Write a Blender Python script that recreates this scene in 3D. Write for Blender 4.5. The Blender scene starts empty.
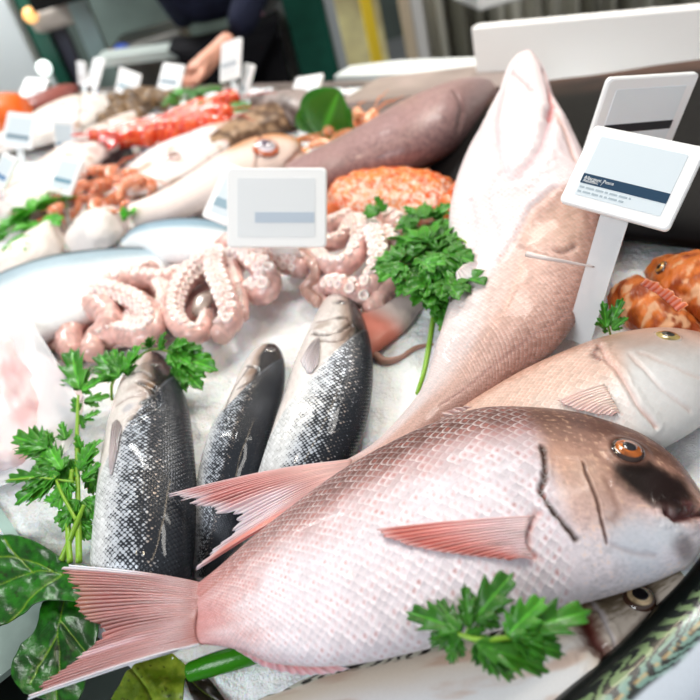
import bpy, math, random
import numpy as np
from mathutils import Vector, Matrix
random.seed(7)
rng = np.random.default_rng(7)
S = bpy.context.scene
COL = bpy.context.scene.collection
ICE = 0.90          # height of the ice bed above the floor
CAMZ = ICE + 0.42
FPX = 680.0
# ---------------------------------------------------------------- camera
_d = np.array([270.0, -950.0, -FPX]); _d /= np.linalg.norm(_d)
_up = -_d
_f = np.array([0, 0, -1.0]); _y = _f - _f.dot(_up) * _up; _y /= np.linalg.norm(_y)
_x = np.cross(_y, _up)
R = np.array([_x, _y, _up])            # camera vector -> world vector
EYE = np.array([0, 0, CAMZ])
cd = bpy.data.cameras.new('camera'); cam = bpy.data.objects.new('camera', cd); COL.objects.link(cam)
cam.matrix_world = Matrix.Translation(EYE) @ Matrix(R.tolist()).to_4x4()
cd.sensor_width = 36; cd.lens = 36 * FPX / 700; cd.clip_start = 0.02; cd.clip_end = 100
cd.dof.use_dof = True; cd.dof.focus_distance = 0.53; cd.dof.aperture_fstop = 5.0
S.camera = cam

def ray(px, py):
    return R @ np.array([(px - 350) / FPX, (350 - py) / FPX, -1.0])
def U(px, py, h=0.0):
    """point of the plane at height h over the ice that lies on this sight line"""
    r = ray(px, py); return EYE + r * ((ICE + h - CAMZ) / r[2])
def UY(px, py, Y):
    r = ray(px, py); return EYE + r * (Y / r[1])
def UZ(px, py, depth):
    return EYE + ray(px, py) * depth
def proj(P):
    q = (np.asarray(P) - EYE) @ R
    z = -q[..., 2]
    return np.stack([350 + FPX * q[..., 0] / z, 350 - FPX * q[..., 1] / z], -1)
def depth(P):
    return -((np.asarray(P) - EYE) @ R)[..., 2]
def nrm(v):
    v = np.asarray(v, float); return v / (np.linalg.norm(v, axis=-1, keepdims=True) + 1e-12)
def sm(a, b, x):
    t = np.clip((np.asarray(x, float) - a) / (b - a), 0, 1); return t * t * (3 - 2 * t)
def mixc(a, b, t):
    a = np.asarray(a, float); b = np.asarray(b, float); t = np.asarray(t, float)[..., None]
    return a * (1 - t) + b * t
def _hash(i, seed):
    n = (i[0] * 374761393 + i[1] * 668265263 + i[2] * 2147483647 + seed * 1013904223) & 0xffffffff
    n = ((n ^ (n >> 13)) * 1274126177) & 0xffffffff
    return ((n ^ (n >> 16)) & 0xffffff) / float(0xffffff)
def vnoise(x, y=0, z=0, seed=0):
    x, y, z = np.broadcast_arrays(np.asarray(x, float), np.asarray(y, float), np.asarray(z, float))
    ix, iy, iz = [np.floor(a).astype(np.int64) for a in (x, y, z)]
    f = [a - b for a, b in ((x, ix), (y, iy), (z, iz))]; f = [a * a * (3 - 2 * a) for a in f]
    r = 0
    for dx in (0, 1):
        for dy in (0, 1):
            for dz in (0, 1):
                w = (f[0] if dx else 1 - f[0]) * (f[1] if dy else 1 - f[1]) * (f[2] if dz else 1 - f[2])
                r = r + w * _hash((ix + dx, iy + dy, iz + dz), seed)
    return r
def fbm(x, y=0, z=0, o=4, seed=0):
    r = 0; a = .5; t = 0; x = np.asarray(x, float); y = np.asarray(y, float); z = np.asarray(z, float)
    for k in range(o):
        r = r + a * vnoise(x, y, z, seed + k); t += a; a *= .5; x = x * 2.03; y = y * 2.03; z = z * 2.03
    return r / t
def smooth(pts, n, closed=False):
    """Catmull-Rom through pts (k,d) at n even parameters"""
    p = np.asarray(pts, float); k = len(p)
    if k == 2:
        t = np.linspace(0, 1, n)[:, None]; return p[0] * (1 - t) + p[1] * t
    e = np.vstack([2 * p[0] - p[1], p, 2 * p[-1] - p[-2]])
    d = np.linalg.norm(np.diff(p[:, :2], axis=0), axis=1) + 1e-9
    c = np.concatenate([[0], np.cumsum(d)]); t = np.linspace(0, c[-1], n)
    i = np.clip(np.searchsorted(c, t, side='right') - 1, 0, k - 2); f = ((t - c[i]) / d[i])[:, None]
    a, b, g, h = e[i], e[i + 1], e[i + 2], e[i + 3]
    return .5 * (2 * b + (g - a) * f + (2 * a - 5 * b + 4 * g - h) * f ** 2 + (3 * b - a - 3 * g + h) * f ** 3)
# ---------------------------------------------------------------- object bookkeeping
def tag(o, label=None, cat=None, group=None, kind=None):
    for k, v in (('label', label), ('category', cat), ('group', group), ('kind', kind)):
        if v: o[k] = v
    return o
def empty(name, loc, label, cat, group=None):
    o = bpy.data.objects.new(name, None); COL.objects.link(o); o.location = [float(v) for v in loc]; o.empty_display_size = .02
    return tag(o, label, cat, group)
def mesh(name, V, F, mat, parent=None, col=None, uv=None, attrs=None, flat=False):
    V = np.asarray(V, float).reshape(-1, 3)
    off = np.array(parent_world(parent)) if parent is not None else np.zeros(3)
    me = bpy.data.meshes.new(name)
    if isinstance(F, np.ndarray):
        nf, k = F.shape
        me.vertices.add(len(V)); me.vertices.foreach_set('co', (V - off).astype(np.float32).ravel())
        me.loops.add(nf * k); me.loops.foreach_set('vertex_index', F.astype(np.int32).ravel())
        me.polygons.add(nf); me.polygons.foreach_set('loop_start', np.arange(0, nf * k, k, dtype=np.int32))
        me.update(calc_edges=True)
    else:
        me.from_pydata([tuple(v) for v in (V - off)], [], [tuple(int(i) for i in f) for f in F]); me.update()
    me.validate()
    if not flat:
        me.polygons.foreach_set('use_smooth', np.ones(len(me.polygons), dtype=bool))
    if col is not None:
        c = np.ones((len(V), 4)); c[:, :3] = np.clip(np.asarray(col, float).reshape(-1, 3), 0, 1) ** 1.3
        a = me.attributes.new('Col', 'FLOAT_COLOR', 'POINT'); a.data.foreach_set('color', c.astype(np.float32).ravel())
    for k, v in (attrs or {}).items():
        a = me.attributes.new(k, 'FLOAT', 'POINT'); a.data.foreach_set('value', np.asarray(v, np.float32).ravel())
    if uv is not None:
        ul = me.uv_layers.new(name='UVMap'); vi = np.zeros(len(me.loops), np.int32); me.loops.foreach_get('vertex_index', vi)
        ul.data.foreach_set('uv', np.asarray(uv, np.float32).reshape(-1, 2)[vi].ravel())
    if mat is not None: me.materials.append(mat)
    o = bpy.data.objects.new(name, me); COL.objects.link(o)
    if parent is not None: o.parent = parent
    return o
def parent_world(p):
    v = np.zeros(3)
    while p is not None:
        v = v + np.array(p.location); p = p.parent
    return v
def gridF(n, m, ring=False, off=0):
    i = np.arange(n - 1)[:, None]; j = np.arange(m if ring else m - 1)[None, :]; j2 = (j + 1) % m
    return (np.stack([i * m + j + 0 * j2, i * m + j2, (i + 1) * m + j2, (i + 1) * m + j], -1).reshape(-1, 4) + off)
def copy_tree(o, parent=None):
    c = o.copy(); COL.objects.link(c)
    if parent is not None: c.parent = parent
    for ch in [x for x in o.children]: copy_tree(ch, c)
    return c
def orient(xd, zd):
    """euler of a frame whose x axis is xd and whose z axis is close to zd"""
    x = nrm(xd); y = nrm(np.cross(zd, x)); z = np.cross(x, y)
    return Matrix(np.array([x, y, z]).T.tolist()).to_euler()
# ---------------------------------------------------------------- materials
MATS = {}
class NT:
    def __init__(s, name):
        s.m = bpy.data.materials.new(name); s.m.use_nodes = True; s.t = s.m.node_tree; s.t.nodes.clear()
    def n(s, ty, **kw):
        x = s.t.nodes.new(ty)
        for k, v in kw.items(): setattr(x, k, v)
        return x
    def put(s, sock, v):
        if hasattr(v, 'is_output') or isinstance(v, bpy.types.NodeSocket): s.t.links.new(v, sock)
        elif v is not None: sock.default_value = v
    def math(s, op, a, b=None, c=None, clamp=False):
        x = s.n('ShaderNodeMath', operation=op, use_clamp=clamp)
        for i, v in enumerate((a, b, c)):
            if v is not None: s.put(x.inputs[i], v)
        return x.outputs[0]
    def mix(s, f, a, b, blend='MIX'):
        x = s.n('ShaderNodeMix', data_type='RGBA', blend_type=blend); s.put(x.inputs[0], f); s.put(x.inputs[6], a); s.put(x.inputs[7], b); return x.outputs[2]
    def noise(s, scale, detail=3, vec=None, rough=.5):
        x = s.n('ShaderNodeTexNoise'); x.inputs['Scale'].default_value = scale; x.inputs['Detail'].default_value = detail; x.inputs['Roughness'].default_value = rough
        if vec is not None: s.put(x.inputs['Vector'], vec)
        return x
    def ramp(s, f, stops):
        x = s.n('ShaderNodeValToRGB'); e = x.color_ramp.elements
        while len(e) < len(stops): e.new(.5)
        for i, (p, c) in enumerate(stops):
            e[i].position = p; e[i].color = (*c, 1) if len(c) == 3 else c
        s.put(x.inputs[0], f); return x.outputs[0]
    def attr(s, n):
        return s.n('ShaderNodeAttribute', attribute_name=n)
    def bump(s, h, strength=.5, dist=.001, normal=None):
        x = s.n('ShaderNodeBump'); x.inputs['Distance'].default_value = dist; s.put(x.inputs['Strength'], strength); s.put(x.inputs['Height'], h)
        if normal is not None: s.put(x.inputs['Normal'], normal)
        return x.outputs[0]
    def out(s, **kw):
        b = s.n('ShaderNodeBsdfPrincipled'); o = s.n('ShaderNodeOutputMaterial'); s.t.links.new(b.outputs[0], o.inputs[0])
        names = dict(color='Base Color', rough='Roughness', metal='Metallic', normal='Normal', coat='Coat Weight', coatr='Coat Roughness', alpha='Alpha',
                     trans='Transmission Weight', ior='IOR', spec='Specular IOR Level', sss='Subsurface Weight', sssr='Subsurface Radius', ssss='Subsurface Scale', emit='Emission Color', emits='Emission Strength', sheen='Sheen Weight')
        for k, v in kw.items():
            i = b.inputs[names[k]]
            if isinstance(v, tuple) and len(v) == 3 and k in ('color', 'emit'): v = (*v, 1)
            s.put(i, v)
        return s.m
def plain(name, color, rough=.5, metal=0., noise=0., nscale=20, coat=0., bump=0., bscale=200, spec=.5, alpha=None, trans=None, emit=None, emits=None, sss=0.):
    """one-colour material with a little procedural mottling and relief"""
    if name in MATS: return MATS[name]
    t = NT(name); tc = t.n('ShaderNodeTexCoord').outputs['Object']
    nz = t.noise(nscale, 4, tc); c = tuple(color)
    dark = tuple(max(0, v * (1 - noise)) for v in c); lite = tuple(min(1, v * (1 + noise)) for v in c)
    cc = t.ramp(nz.outputs[0], [(.3, dark), (.7, lite)])
    kw = dict(color=cc, rough=rough, metal=metal, coat=coat, coatr=.08, spec=spec)
    if bump: kw['normal'] = t.bump(t.noise(bscale, 3, tc).outputs[0], bump, .002)
    if alpha is not None: kw['alpha'] = alpha
    if trans is not None: kw['trans'] = trans
    if emit is not None: kw['emit'] = emit; kw['emits'] = emits
    if sss: kw['sss'] = sss; kw['ssss'] = .01
    MATS[name] = t.out(**kw); return MATS[name]
def skin_mat(name, scaly=0.6, rough=.28, coat=.5, edge=(.3, .25, .25), edge_amt=.0, glint=0., fine=900, metal=0., speck=0., sss=.0, bdist=.0009, dot=None, dot_amt=0, spec=.4, rnd_amt=.25, rel=False, gaps=None):
    """wet fish skin: vertex-stored pigment, overlapping scales computed from the UVs (one unit = one scale)"""
    if name in MATS: return MATS[name]
    t = NT(name); uv = t.n('ShaderNodeUVMap').outputs[0]; sp = t.n('ShaderNodeSeparateXYZ'); t.put(sp.inputs[0], uv)
    u, v = sp.outputs[0], sp.outputs[1]; M = t.math
    wob = t.noise(.9, 2, uv).outputs[0]; v = M('ADD', v, M('MULTIPLY', M('SUBTRACT', wob, .5), .5))
    s2 = M('MULTIPLY', u, 2.0); k = M('FLOOR', s2); x = M('SUBTRACT', s2, k)
    par = M('MULTIPLY', M('ABSOLUTE', M('MODULO', k, 2.0)), .5)
    f0 = M('SUBTRACT', M('FRACT', M('ADD', v, par)), .5); f1 = M('SUBTRACT', M('FRACT', M('ADD', v, M('SUBTRACT', .5, par))), .5)
    e0 = M('SUBTRACT', 1.0, M('POWER', M('ABSOLUTE', M('MULTIPLY', f0, 2.0)), 2.2)); e1 = M('SUBTRACT', 1.0, M('POWER', M('ABSOLUTE', M('MULTIPLY', f1, 2.0)), 2.2))
    b1 = M('LESS_THAN', x, e1); dA = M('SUBTRACT', e1, x); dB = M('SUBTRACT', M('ADD', 1.0, e0), x)
    d = M('ADD', M('MULTIPLY', b1, dA), M('MULTIPLY', M('SUBTRACT', 1.0, b1), dB))      # 0 at a scale's free edge, up to 2
    h = M('SUBTRACT', 1.0, M('MULTIPLY', d, .5))
    sc = t.attr('sc').outputs['Fac']
    nz = t.noise(fine, 2, t.n('ShaderNodeTexCoord').outputs['Object'])
    hh = M('ADD', M('MULTIPLY', M('MULTIPLY', h, sc), 1.0), M('MULTIPLY', nz.outputs[0], .12))
    nm = t.bump(hh, scaly, bdist)
    colr = t.attr('Col').outputs['Color']
    kk = M('SUBTRACT', k, b1); vv = M('FLOOR', M('ADD', v, M('ADD', M('MULTIPLY', b1, M('SUBTRACT', .5, par)), M('MULTIPLY', M('SUBTRACT', 1.0, b1), par))))
    cx = t.n('ShaderNodeCombineXYZ'); t.put(cx.inputs[0], kk); t.put(cx.inputs[1], vv); wn = t.n('ShaderNodeTexWhiteNoise'); t.put(wn.inputs['Vector'], cx.outputs[0]); rnd = wn.outputs[0]
    bc = t.n('ShaderNodeCombineColor'); g_ = M('ADD', 1 - rnd_amt / 2, M('MULTIPLY', M('MULTIPLY', rnd, rnd_amt), sc))
    for i in range(3): t.put(bc.inputs[i], g_)
    colr = t.mix(1.0, colr, bc.outputs[0], 'MULTIPLY')
    edge_amt = M('MULTIPLY', M('ADD', .3, M('MULTIPLY', rnd, 1.0)), edge_amt)
    fl = M('ADD', M('MULTIPLY', b1, f1), M('MULTIPLY', M('SUBTRACT', 1.0, b1), f0))
    em = M('MULTIPLY', M('MULTIPLY', M('SUBTRACT', 1.0, M('DIVIDE', d, .55), clamp=True), edge_amt), sc)
    ec = (*edge, 1)
    if rel:
        ec = t.mix(1.0, t.mix(1.0, colr, (1.7, 1.7, 1.7, 1), 'MULTIPLY'), (.06, .06, .065, 1), 'ADD')
    colr = t.mix(em, colr, ec)
    if dot is not None:
        # pigment spot at the root of each scale, broken up by a slow noise
        dm = M('SUBTRACT', 1.0, M('DIVIDE', M('ABSOLUTE', M('SUBTRACT', d, 1.0)), .6), clamp=True)
        dm = M('MULTIPLY', dm, M('SUBTRACT', 1.0, M('MULTIPLY', M('ABSOLUTE', fl), 2.6), clamp=True)); dm = M('MULTIPLY', dm, M('MULTIPLY', rnd, 1.9))
        dm = M('MULTIPLY', M('MULTIPLY', dm, sc), M('MULTIPLY', t.ramp(t.noise(1.1, 3, uv).outputs[0], [(.3, (.25, .25, .25)), (.6, (1, 1, 1))]), dot_amt), clamp=True)
        colr = t.mix(dm, colr, (*dot, 1))
    if gaps is not None:
        # each scale keeps a bright oval; the dark skin between them widens towards the back
        dk = t.attr('dk').outputs['Fac']
        mm = M('SQRT', M('ADD', M('POWER', M('DIVIDE', M('SUBTRACT', d, .75), .75), 2.0), M('POWER', M('MULTIPLY', fl, 2.1), 2.0)))
        th = M('ADD', M('SUBTRACT', 1.45, M('MULTIPLY', dk, 1.9)), M('MULTIPLY', M('SUBTRACT', rnd, .5), .8))
        gm = M('MULTIPLY', M('DIVIDE', M('SUBTRACT', mm, th), .55, clamp=True), sc)
        colr = t.mix(gm, colr, (*gaps, 1))
    if speck:
        sn = t.noise(350, 2, t.n('ShaderNodeTexCoord').outputs['Object']).outputs[0]
        colr = t.mix(M('MULTIPLY', t.ramp(sn, [(.5, (0, 0, 0)), (.68, (1, 1, 1))]), speck), colr, t.mix(.6, colr, (0.02, .015, .012, 1)))
    MATS[name] = t.out(color=colr, rough=rough, coat=coat, coatr=.06, normal=nm, metal=t.math('MULTIPLY', sc, metal) if metal else 0., spec=spec, sss=sss, ssss=.006)
    return MATS[name]
def fin_mat(name='fin_membrane', rough=.3):
    if name in MATS: return MATS[name]
    t = NT(name); uv = t.n('ShaderNodeUVMap').outputs[0]; sp = t.n('ShaderNodeSeparateXYZ'); t.put(sp.inputs[0], uv)
    w = t.math('SINE', t.math('MULTIPLY', sp.outputs[0], 6.2832))
    nm = t.bump(t.math('ADD', w, t.noise(300, 2, t.n('ShaderNodeTexCoord').outputs['Object']).outputs[0]), .6, .0007)
    c = t.attr('Col').outputs['Color']; al = t.attr('al').outputs['Fac']
    c = t.mix(t.math('MULTIPLY', t.math('ADD', t.math('MULTIPLY', w, .5), .5), .35), c, t.mix(.5, c, (1, .95, .95, 1)))
    MATS[name] = t.out(color=c, rough=rough, coat=.4, coatr=.08, normal=nm, alpha=al, sss=.12, ssss=.004); return MATS[name]
def col_mat(name, rough=.35, coat=.3, bump=.3, bscale=400, sss=0., bdist=.001):
    if name in MATS: return MATS[name]
    t = NT(name); nm = t.bump(t.noise(bscale, 3, t.n('ShaderNodeTexCoord').outputs['Object']).outputs[0], bump, bdist)
    MATS[name] = t.out(color=t.attr('Col').outputs['Color'], rough=rough, coat=coat, coatr=.08, normal=nm, sss=sss, ssss=.008); return MATS[name]
# ---------------------------------------------------------------- generic shapes
def box_vf(x0, x1, y0, y1, z0, z1):
    V = [(x, y, z) for x in (x0, x1) for y in (y0, y1) for z in (z0, z1)]
    F = [(0, 1, 3, 2), (4, 6, 7, 5), (0, 4, 5, 1), (2, 3, 7, 6), (0, 2, 6, 4), (1, 5, 7, 3)]
    return V, F
def box(name, x0, x1, y0, y1, z0, z1, mat, parent=None, bev=0.):
    V, F = box_vf(x0, x1, y0, y1, z0, z1); o = mesh(name, V, F, mat, parent, flat=True)
    if bev:
        b = o.modifiers.new('bevel', 'BEVEL'); b.width = bev; b.segments = 3
    return o
def prism_vf(P, dvec):
    """polygon P (k,3) extruded by dvec"""
    P = np.asarray(P, float); k = len(P); V = np.vstack([P, P + np.asarray(dvec)])
    F = [tuple(range(k)), tuple(range(2 * k - 1, k - 1, -1))] + [(i, (i + 1) % k + 0, (i + 1) % k + k, i + k) for i in range(k)]
    F = [F[0], F[1]] + [tuple(reversed(f)) for f in F[2:]]
    return V, F
def tube_grid(path, rad, m=10, n=None, flat=1.0, up=(0, 0, 1)):
    """(n,m,3) rings around a 3-D path"""
    path = np.asarray(path, float); rad = np.asarray(rad, float) * np.ones(len(path))
    if n: 
        q = smooth(np.hstack([path, rad[:, None]]), n); path, rad = q[:, :3], np.maximum(q[:, 3], 1e-5)
    T = nrm(np.gradient(path, axis=0)); side = nrm(np.cross(T, np.asarray(up, float) + 1e-4 * np.array([.3, .7, 0]))); upv = np.cross(side, T)
    a = np.linspace(0, 2 * np.pi, m, endpoint=False)
    return path[:, None] + rad[:, None, None] * (np.cos(a)[None, :, None] * side[:, None] + flat * np.sin(a)[None, :, None] * upv[:, None])
class MB:
    """collects surfaces into one mesh"""
    def __init__(s): s.V = []; s.F = []; s.C = []; s.N = 0; s.UV = []; s.A = []
    def add(s, V, F, c=(1, 1, 1), uv=None, al=1.0):
        V = np.asarray(V, float).reshape(-1, 3); s.V.append(V); s.F += [tuple(int(i) + s.N for i in f) for f in F]
        s.C.append(np.broadcast_to(np.asarray(c, float).reshape(-1, 3) if np.ndim(c) > 1 else np.asarray(c, float), (len(V), 3)))
        s.UV.append(np.zeros((len(V), 2)) if uv is None else np.asarray(uv).reshape(-1, 2)); s.A.append(np.ones(len(V)) * np.asarray(al).ravel() if np.ndim(al) else np.full(len(V), al)); s.N += len(V)
    def tube(s, path, rad, c=(1, 1, 1), m=8, n=None, flat=1., up=(0, 0, 1)):
        g = tube_grid(path, rad, m, n, flat, up); k = len(g)
        F = [tuple(f) for f in gridF(k, m, True)] + [tuple(range(m - 1, -1, -1)), tuple((k - 1) * m + i for i in range(m))]
        s.add(g, F, c)
    def ball(s, c0, r, c=(1, 1, 1), n=8, m=12, M3=None):
        a = np.linspace(0, np.pi, n); b = np.linspace(0, 2 * np.pi, m, endpoint=False)
        g = np.stack([np.sin(a)[:, None] * np.cos(b), np.sin(a)[:, None] * np.sin(b), np.cos(a)[:, None] + 0 * b], -1) * np.asarray(r)
        if M3 is not None: g = g @ np.asarray(M3)
        s.add(g + np.asarray(c0), [tuple(f) for f in gridF(n, m, True)], c)
    def build(s, name, mat, parent=None, flat=False):
        return mesh(name, np.vstack(s.V), s.F, mat, parent, np.vstack(s.C), np.vstack(s.UV), {'al': np.concatenate(s.A)}, flat)
# ---------------------------------------------------------------- fish
class Fish: pass
def fish_geo(pairs, base, k, n=200, m=96, pw=1.0, capk=None, relief=None, fit=True):
    """pairs: (Dx,Dy,Vx,Vy) sections from snout to tail; base: height of the underside over the ice (number or one per section);
    k: thickness / depth. A closed body with elliptic sections, its seen outline fitted to the sections."""
    pr = np.asarray(pairs, float); K = len(pr)
    base = np.broadcast_to(np.asarray(base, float), (K,)); k = np.broadcast_to(np.asarray(k, float), (K,))
    mid = (pr[:, :2] + pr[:, 2:]) / 2
    q = smooth(np.hstack([mid, pr, base[:, None], k[:, None]]), n)
    D, V, bs, kk = q[:, 2:4], q[:, 4:6], q[:, 6], q[:, 7]
    th = np.linspace(0, 2 * np.pi, m, endpoint=False); ct, st = np.cos(th), np.sin(th)
    cx = np.sign(ct) * np.abs(ct) ** pw; sx = np.sign(st) * np.abs(st) ** pw
    off = np.zeros(n); scl = np.ones(n); a = np.full(n, .02)
    e = D - V; L = np.linalg.norm(e, axis=1); e = e / L[:, None]; M0 = (D + V) / 2
    for it in range(7 if fit else 1):
        C = np.zeros((n, 3)); W = np.zeros((n, 3)); an = np.zeros(n)
        for i in range(n):
            h = bs[i] + kk[i] * a[i]
            c = M0[i] + e[i] * off[i]
            d3, v3 = U(*(c + e[i] * L[i] / 2), h), U(*(c - e[i] * L[i] / 2), h)
            C[i] = (d3 + v3) / 2; W[i] = d3 - v3; an[i] = np.linalg.norm(W[i]) / 2; W[i] /= 2 * an[i]
        a = an * scl
        P = C[:, None] + a[:, None, None] * (cx[None, :, None] * W[:, None]) + (a * kk)[:, None, None] * sx[None, :, None] * np.array([0, 0, 1.0])
        q2 = proj(P); s = ((q2 - V[:, None]) * e[:, None]).sum(-1); lo, hi = s.min(1), s.max(1)
        if it < 6:
            scl *= np.clip(L / (hi - lo), .5, 2); off -= ((lo + hi) / 2 - L / 2) * .9
    F = Fish(); F.P = P; F.C = C; F.W = W; F.a = a; F.k = kk; F.th = th; F.n, F.m = n, m
    ds = np.linalg.norm(np.diff(C, axis=0), axis=1); s = np.concatenate([[0], np.cumsum(ds)]); F.len = s[-1]
    F.u = (s / s[-1])[:, None] * np.ones((1, m)); F.w = np.ones((n, 1)) * ct[None]; F.top = np.ones((n, 1)) * st[None]; F.s = s
    F.col = np.zeros((n, m, 3)); F.sc = np.ones((n, m)); F.disp = np.zeros((n, m))
    update_n(F); F.px = proj(P); F.vis = ((EYE - P) * F.N).sum(-1) > 0
    return F
def update_n(F):
    du = np.gradient(F.P, axis=0); dv = np.roll(F.P, -1, 1) - np.roll(F.P, 1, 1)
    N = nrm(np.cross(dv, du)); c = F.P.mean(1, keepdims=True)
    if ((F.P - c) * N).sum() < 0: N = -N
    F.N = N
def at(F, px, py):
    d = ((F.px - [px, py]) ** 2).sum(-1) + (~F.vis) * 1e6
    i, j = np.unravel_index(np.argmin(d), d.shape); return F.P[i, j], F.N[i, j], (i, j)
def line_dist(F, pts, signed=False):
    Q = np.array([at(F, *p)[0] for p in smooth(np.array(pts, float), max(2 * len(pts), 8))])
    P = F.P.reshape(-1, 3); best = np.full(len(P), 1e9)
    for a, b in zip(Q[:-1], Q[1:]):
        ab = b - a; t = np.clip(((P - a) @ ab) / (ab @ ab + 1e-12), 0, 1); best = np.minimum(best, np.linalg.norm(P - a - t[:, None] * ab, axis=1))
    return best.reshape(F.n, F.m)
def groove(F, pts, width=.0015, dep=.001, c=None, amt=.8, cw=None, ridge=0.):
    d = line_dist(F, pts); jn = fbm(F.P[..., 0] * 260, F.P[..., 1] * 260, F.P[..., 2] * 260, 3, 77); width = width * (.35 + 1.3 * jn); cw = (cw or width) * (.3 + 1.4 * jn); g = np.exp(-(d / width) ** 2)
    F.disp -= dep * g
    if ridge: F.disp += ridge * np.exp(-((d - 2.2 * width) / (1.3 * width)) ** 2)
    if c is not None:
        g2 = np.exp(-(d / cw) ** 2) * amt; F.col = mixc(F.col, np.array(c, float), g2)
def spot(F, px, py, r, c, amt=1., hard=.5, jitter=.3, aspect=None):
    """pigment patch of radius r metres round a landmark; aspect=(len,wid) along/across the body"""
    p, _, (i, j) = at(F, px, py); d = F.P - p
    if aspect:
        T = nrm(np.gradient(F.C, axis=0))[i]; al = d @ T; ac = np.sqrt(np.maximum((d ** 2).sum(-1) - al ** 2, 0)); dd = np.sqrt((al / aspect[0]) ** 2 + (ac / aspect[1]) ** 2)
    else: dd = np.linalg.norm(d, axis=-1) / r
    dd = dd * (1 + jitter * (fbm(F.P[..., 0] * 120, F.P[..., 1] * 120, F.P[..., 2] * 120, 3) - .5) * 2)
    F.col = mixc(F.col, np.array(c, float), (1 - sm(hard, 1., dd)) * amt)
def fish_mesh(F, name, mat, parent, rows=44):
    P = F.P + F.N * F.disp[..., None]; n, m = F.n, F.m
    V = np.vstack([P.reshape(-1, 3), P[0].mean(0), P[-1].mean(0)])
    ii = np.arange(m); q = gridF(n, m, True)[:, ::-1]
    Fs = [tuple(f) for f in q] + [(n * m, (j + 1) % m, j) for j in range(m)] + [(n * m + 1, (n - 1) * m + j, (n - 1) * m + (j + 1) % m) for j in range(m)]
    # scale coordinates
    g = np.linalg.norm(np.roll(F.P, -1, 1) - F.P, axis=-1); girth = g.sum(1); arc = np.concatenate([np.zeros((n, 1)), np.cumsum(g, 1)[:, :-1]], 1) / girth[:, None]
    dl = np.diff(F.s, prepend=0) / np.maximum(girth / rows, .25 * girth.max() / rows); su = np.cumsum(dl)[:, None] * np.ones((1, m))
    vv = np.where(arc > .75, arc - 1, arc) * rows
    uv = np.stack([su, vv + 20], -1).reshape(-1, 2); uv = np.vstack([uv, uv[0], uv[-1]])
    c = np.vstack([F.col.reshape(-1, 3), F.col[0].mean(0), F.col[-1].mean(0)]); sc = np.concatenate([F.sc.ravel(), [0, 0]])
    return mesh(name, V, Fs, mat, parent, c, uv, {'sc': sc, 'dk': np.concatenate([getattr(F, 'dk', F.sc * 0).ravel(), [0, 0]])})
def surf_h(F, px, py):
    return at(F, px, py)[0][2] - ICE
def eye(F, px, py, r, parent, iris=(.75, .4, .08), rim=(.15, .07, .04), pupil=(.01, .01, .015), pr=.48, lift=.25, toward=None, name='eye'):
    p, N, _ = at(F, px, py); N = nrm(N)
    x = nrm(np.cross(N, [0.1, .2, 1])); y = np.cross(N, x)
    a = np.linspace(0, 2 * np.pi, 40, endpoint=False)
    rr = np.array([0, .2, .4, pr * .98, pr * 1.06, .7, .86, .95, 1.08, 1.22]); hh = np.array([.34, .335, .31, .28, .24, .2, .12, .04, .05, -.25]) + lift
    V = p + (rr[:, None, None] * r) * (np.cos(a)[None, :, None] * x + np.sin(a)[None, :, None] * y) + (hh[:, None, None] * r) * N
    c = np.zeros((len(rr), 40, 3))
    for i, q in enumerate(rr):
        base = pupil if q < pr else (iris if q < .9 else rim); c[i] = base
        if pr <= q < .9:
            v = vnoise(a * 2.2, q * 9, 3)[:, None]; c[i] = np.array(iris) * (.45 + .9 * v) * (1 if q > pr * 1.2 else 1.15)
    m = mesh(name, V.reshape(-1, 3), [tuple(f) for f in gridF(len(rr), 40, True)], col_mat('eye_wet', rough=.06, coat=1., bump=0.), parent, np.clip(c, 0, 1).reshape(-1, 3))
    return m
def fin(name, base, tip, parent, colfn, hb=None, ht=None, F=None, lift=.001, nr=64, nt=24, rays=20, jag=.06, bulge=0., wave=.0006, al=lambda s, t: 1 + 0 * s, thick=.0007, seed=1, curl=0.):
    """fan of fin rays: base and tip are matching lists of picture points, hb / ht heights over the ice (or taken from body F)"""
    def lift3(pts, h):
        pts = np.asarray(pts, float); out = []
        for i, p in enumerate(pts):
            hh = (h[i] if np.ndim(h) else h) if h is not None else surf_h(F, *p) + lift
            out.append(U(p[0], p[1], hh))
        return np.array(out)
    B = smooth(lift3(base, hb), nr); T = smooth(lift3(tip, ht), nr)
    s = np.linspace(0, 1, nr)[:, None] * np.ones((1, nt)); t = np.linspace(0, 1, nt)[None] * np.ones((nr, 1))
    j = 1 - jag * vnoise(np.linspace(0, rays * 2.3, nr), seed)[:, None]
    tt = t * j
    P = B[:, None] * (1 - tt[..., None]) + T[:, None] * tt[..., None]
    P[..., 2] += bulge * np.sin(np.pi * np.clip(t, 0, 1)) + curl * t ** 2 * np.sin(np.pi * s) + wave * np.sin(2 * np.pi * s * rays) * sm(0, .3, t) + wave * 1.5 * (fbm(s * 5, t * 3, seed) - .5) * 2
    c = colfn(s, t)
    o = mesh(name, P.reshape(-1, 3), gridF(nr, nt), fin_mat(), parent, c.reshape(-1, 3), np.stack([s * rays, t], -1).reshape(-1, 2), {'al': np.clip(al(s, t), 0, 1).ravel()})
    md = o.modifiers.new('thickness', 'SOLIDIFY'); md.thickness = thick; md.offset = 0
    return o
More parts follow.
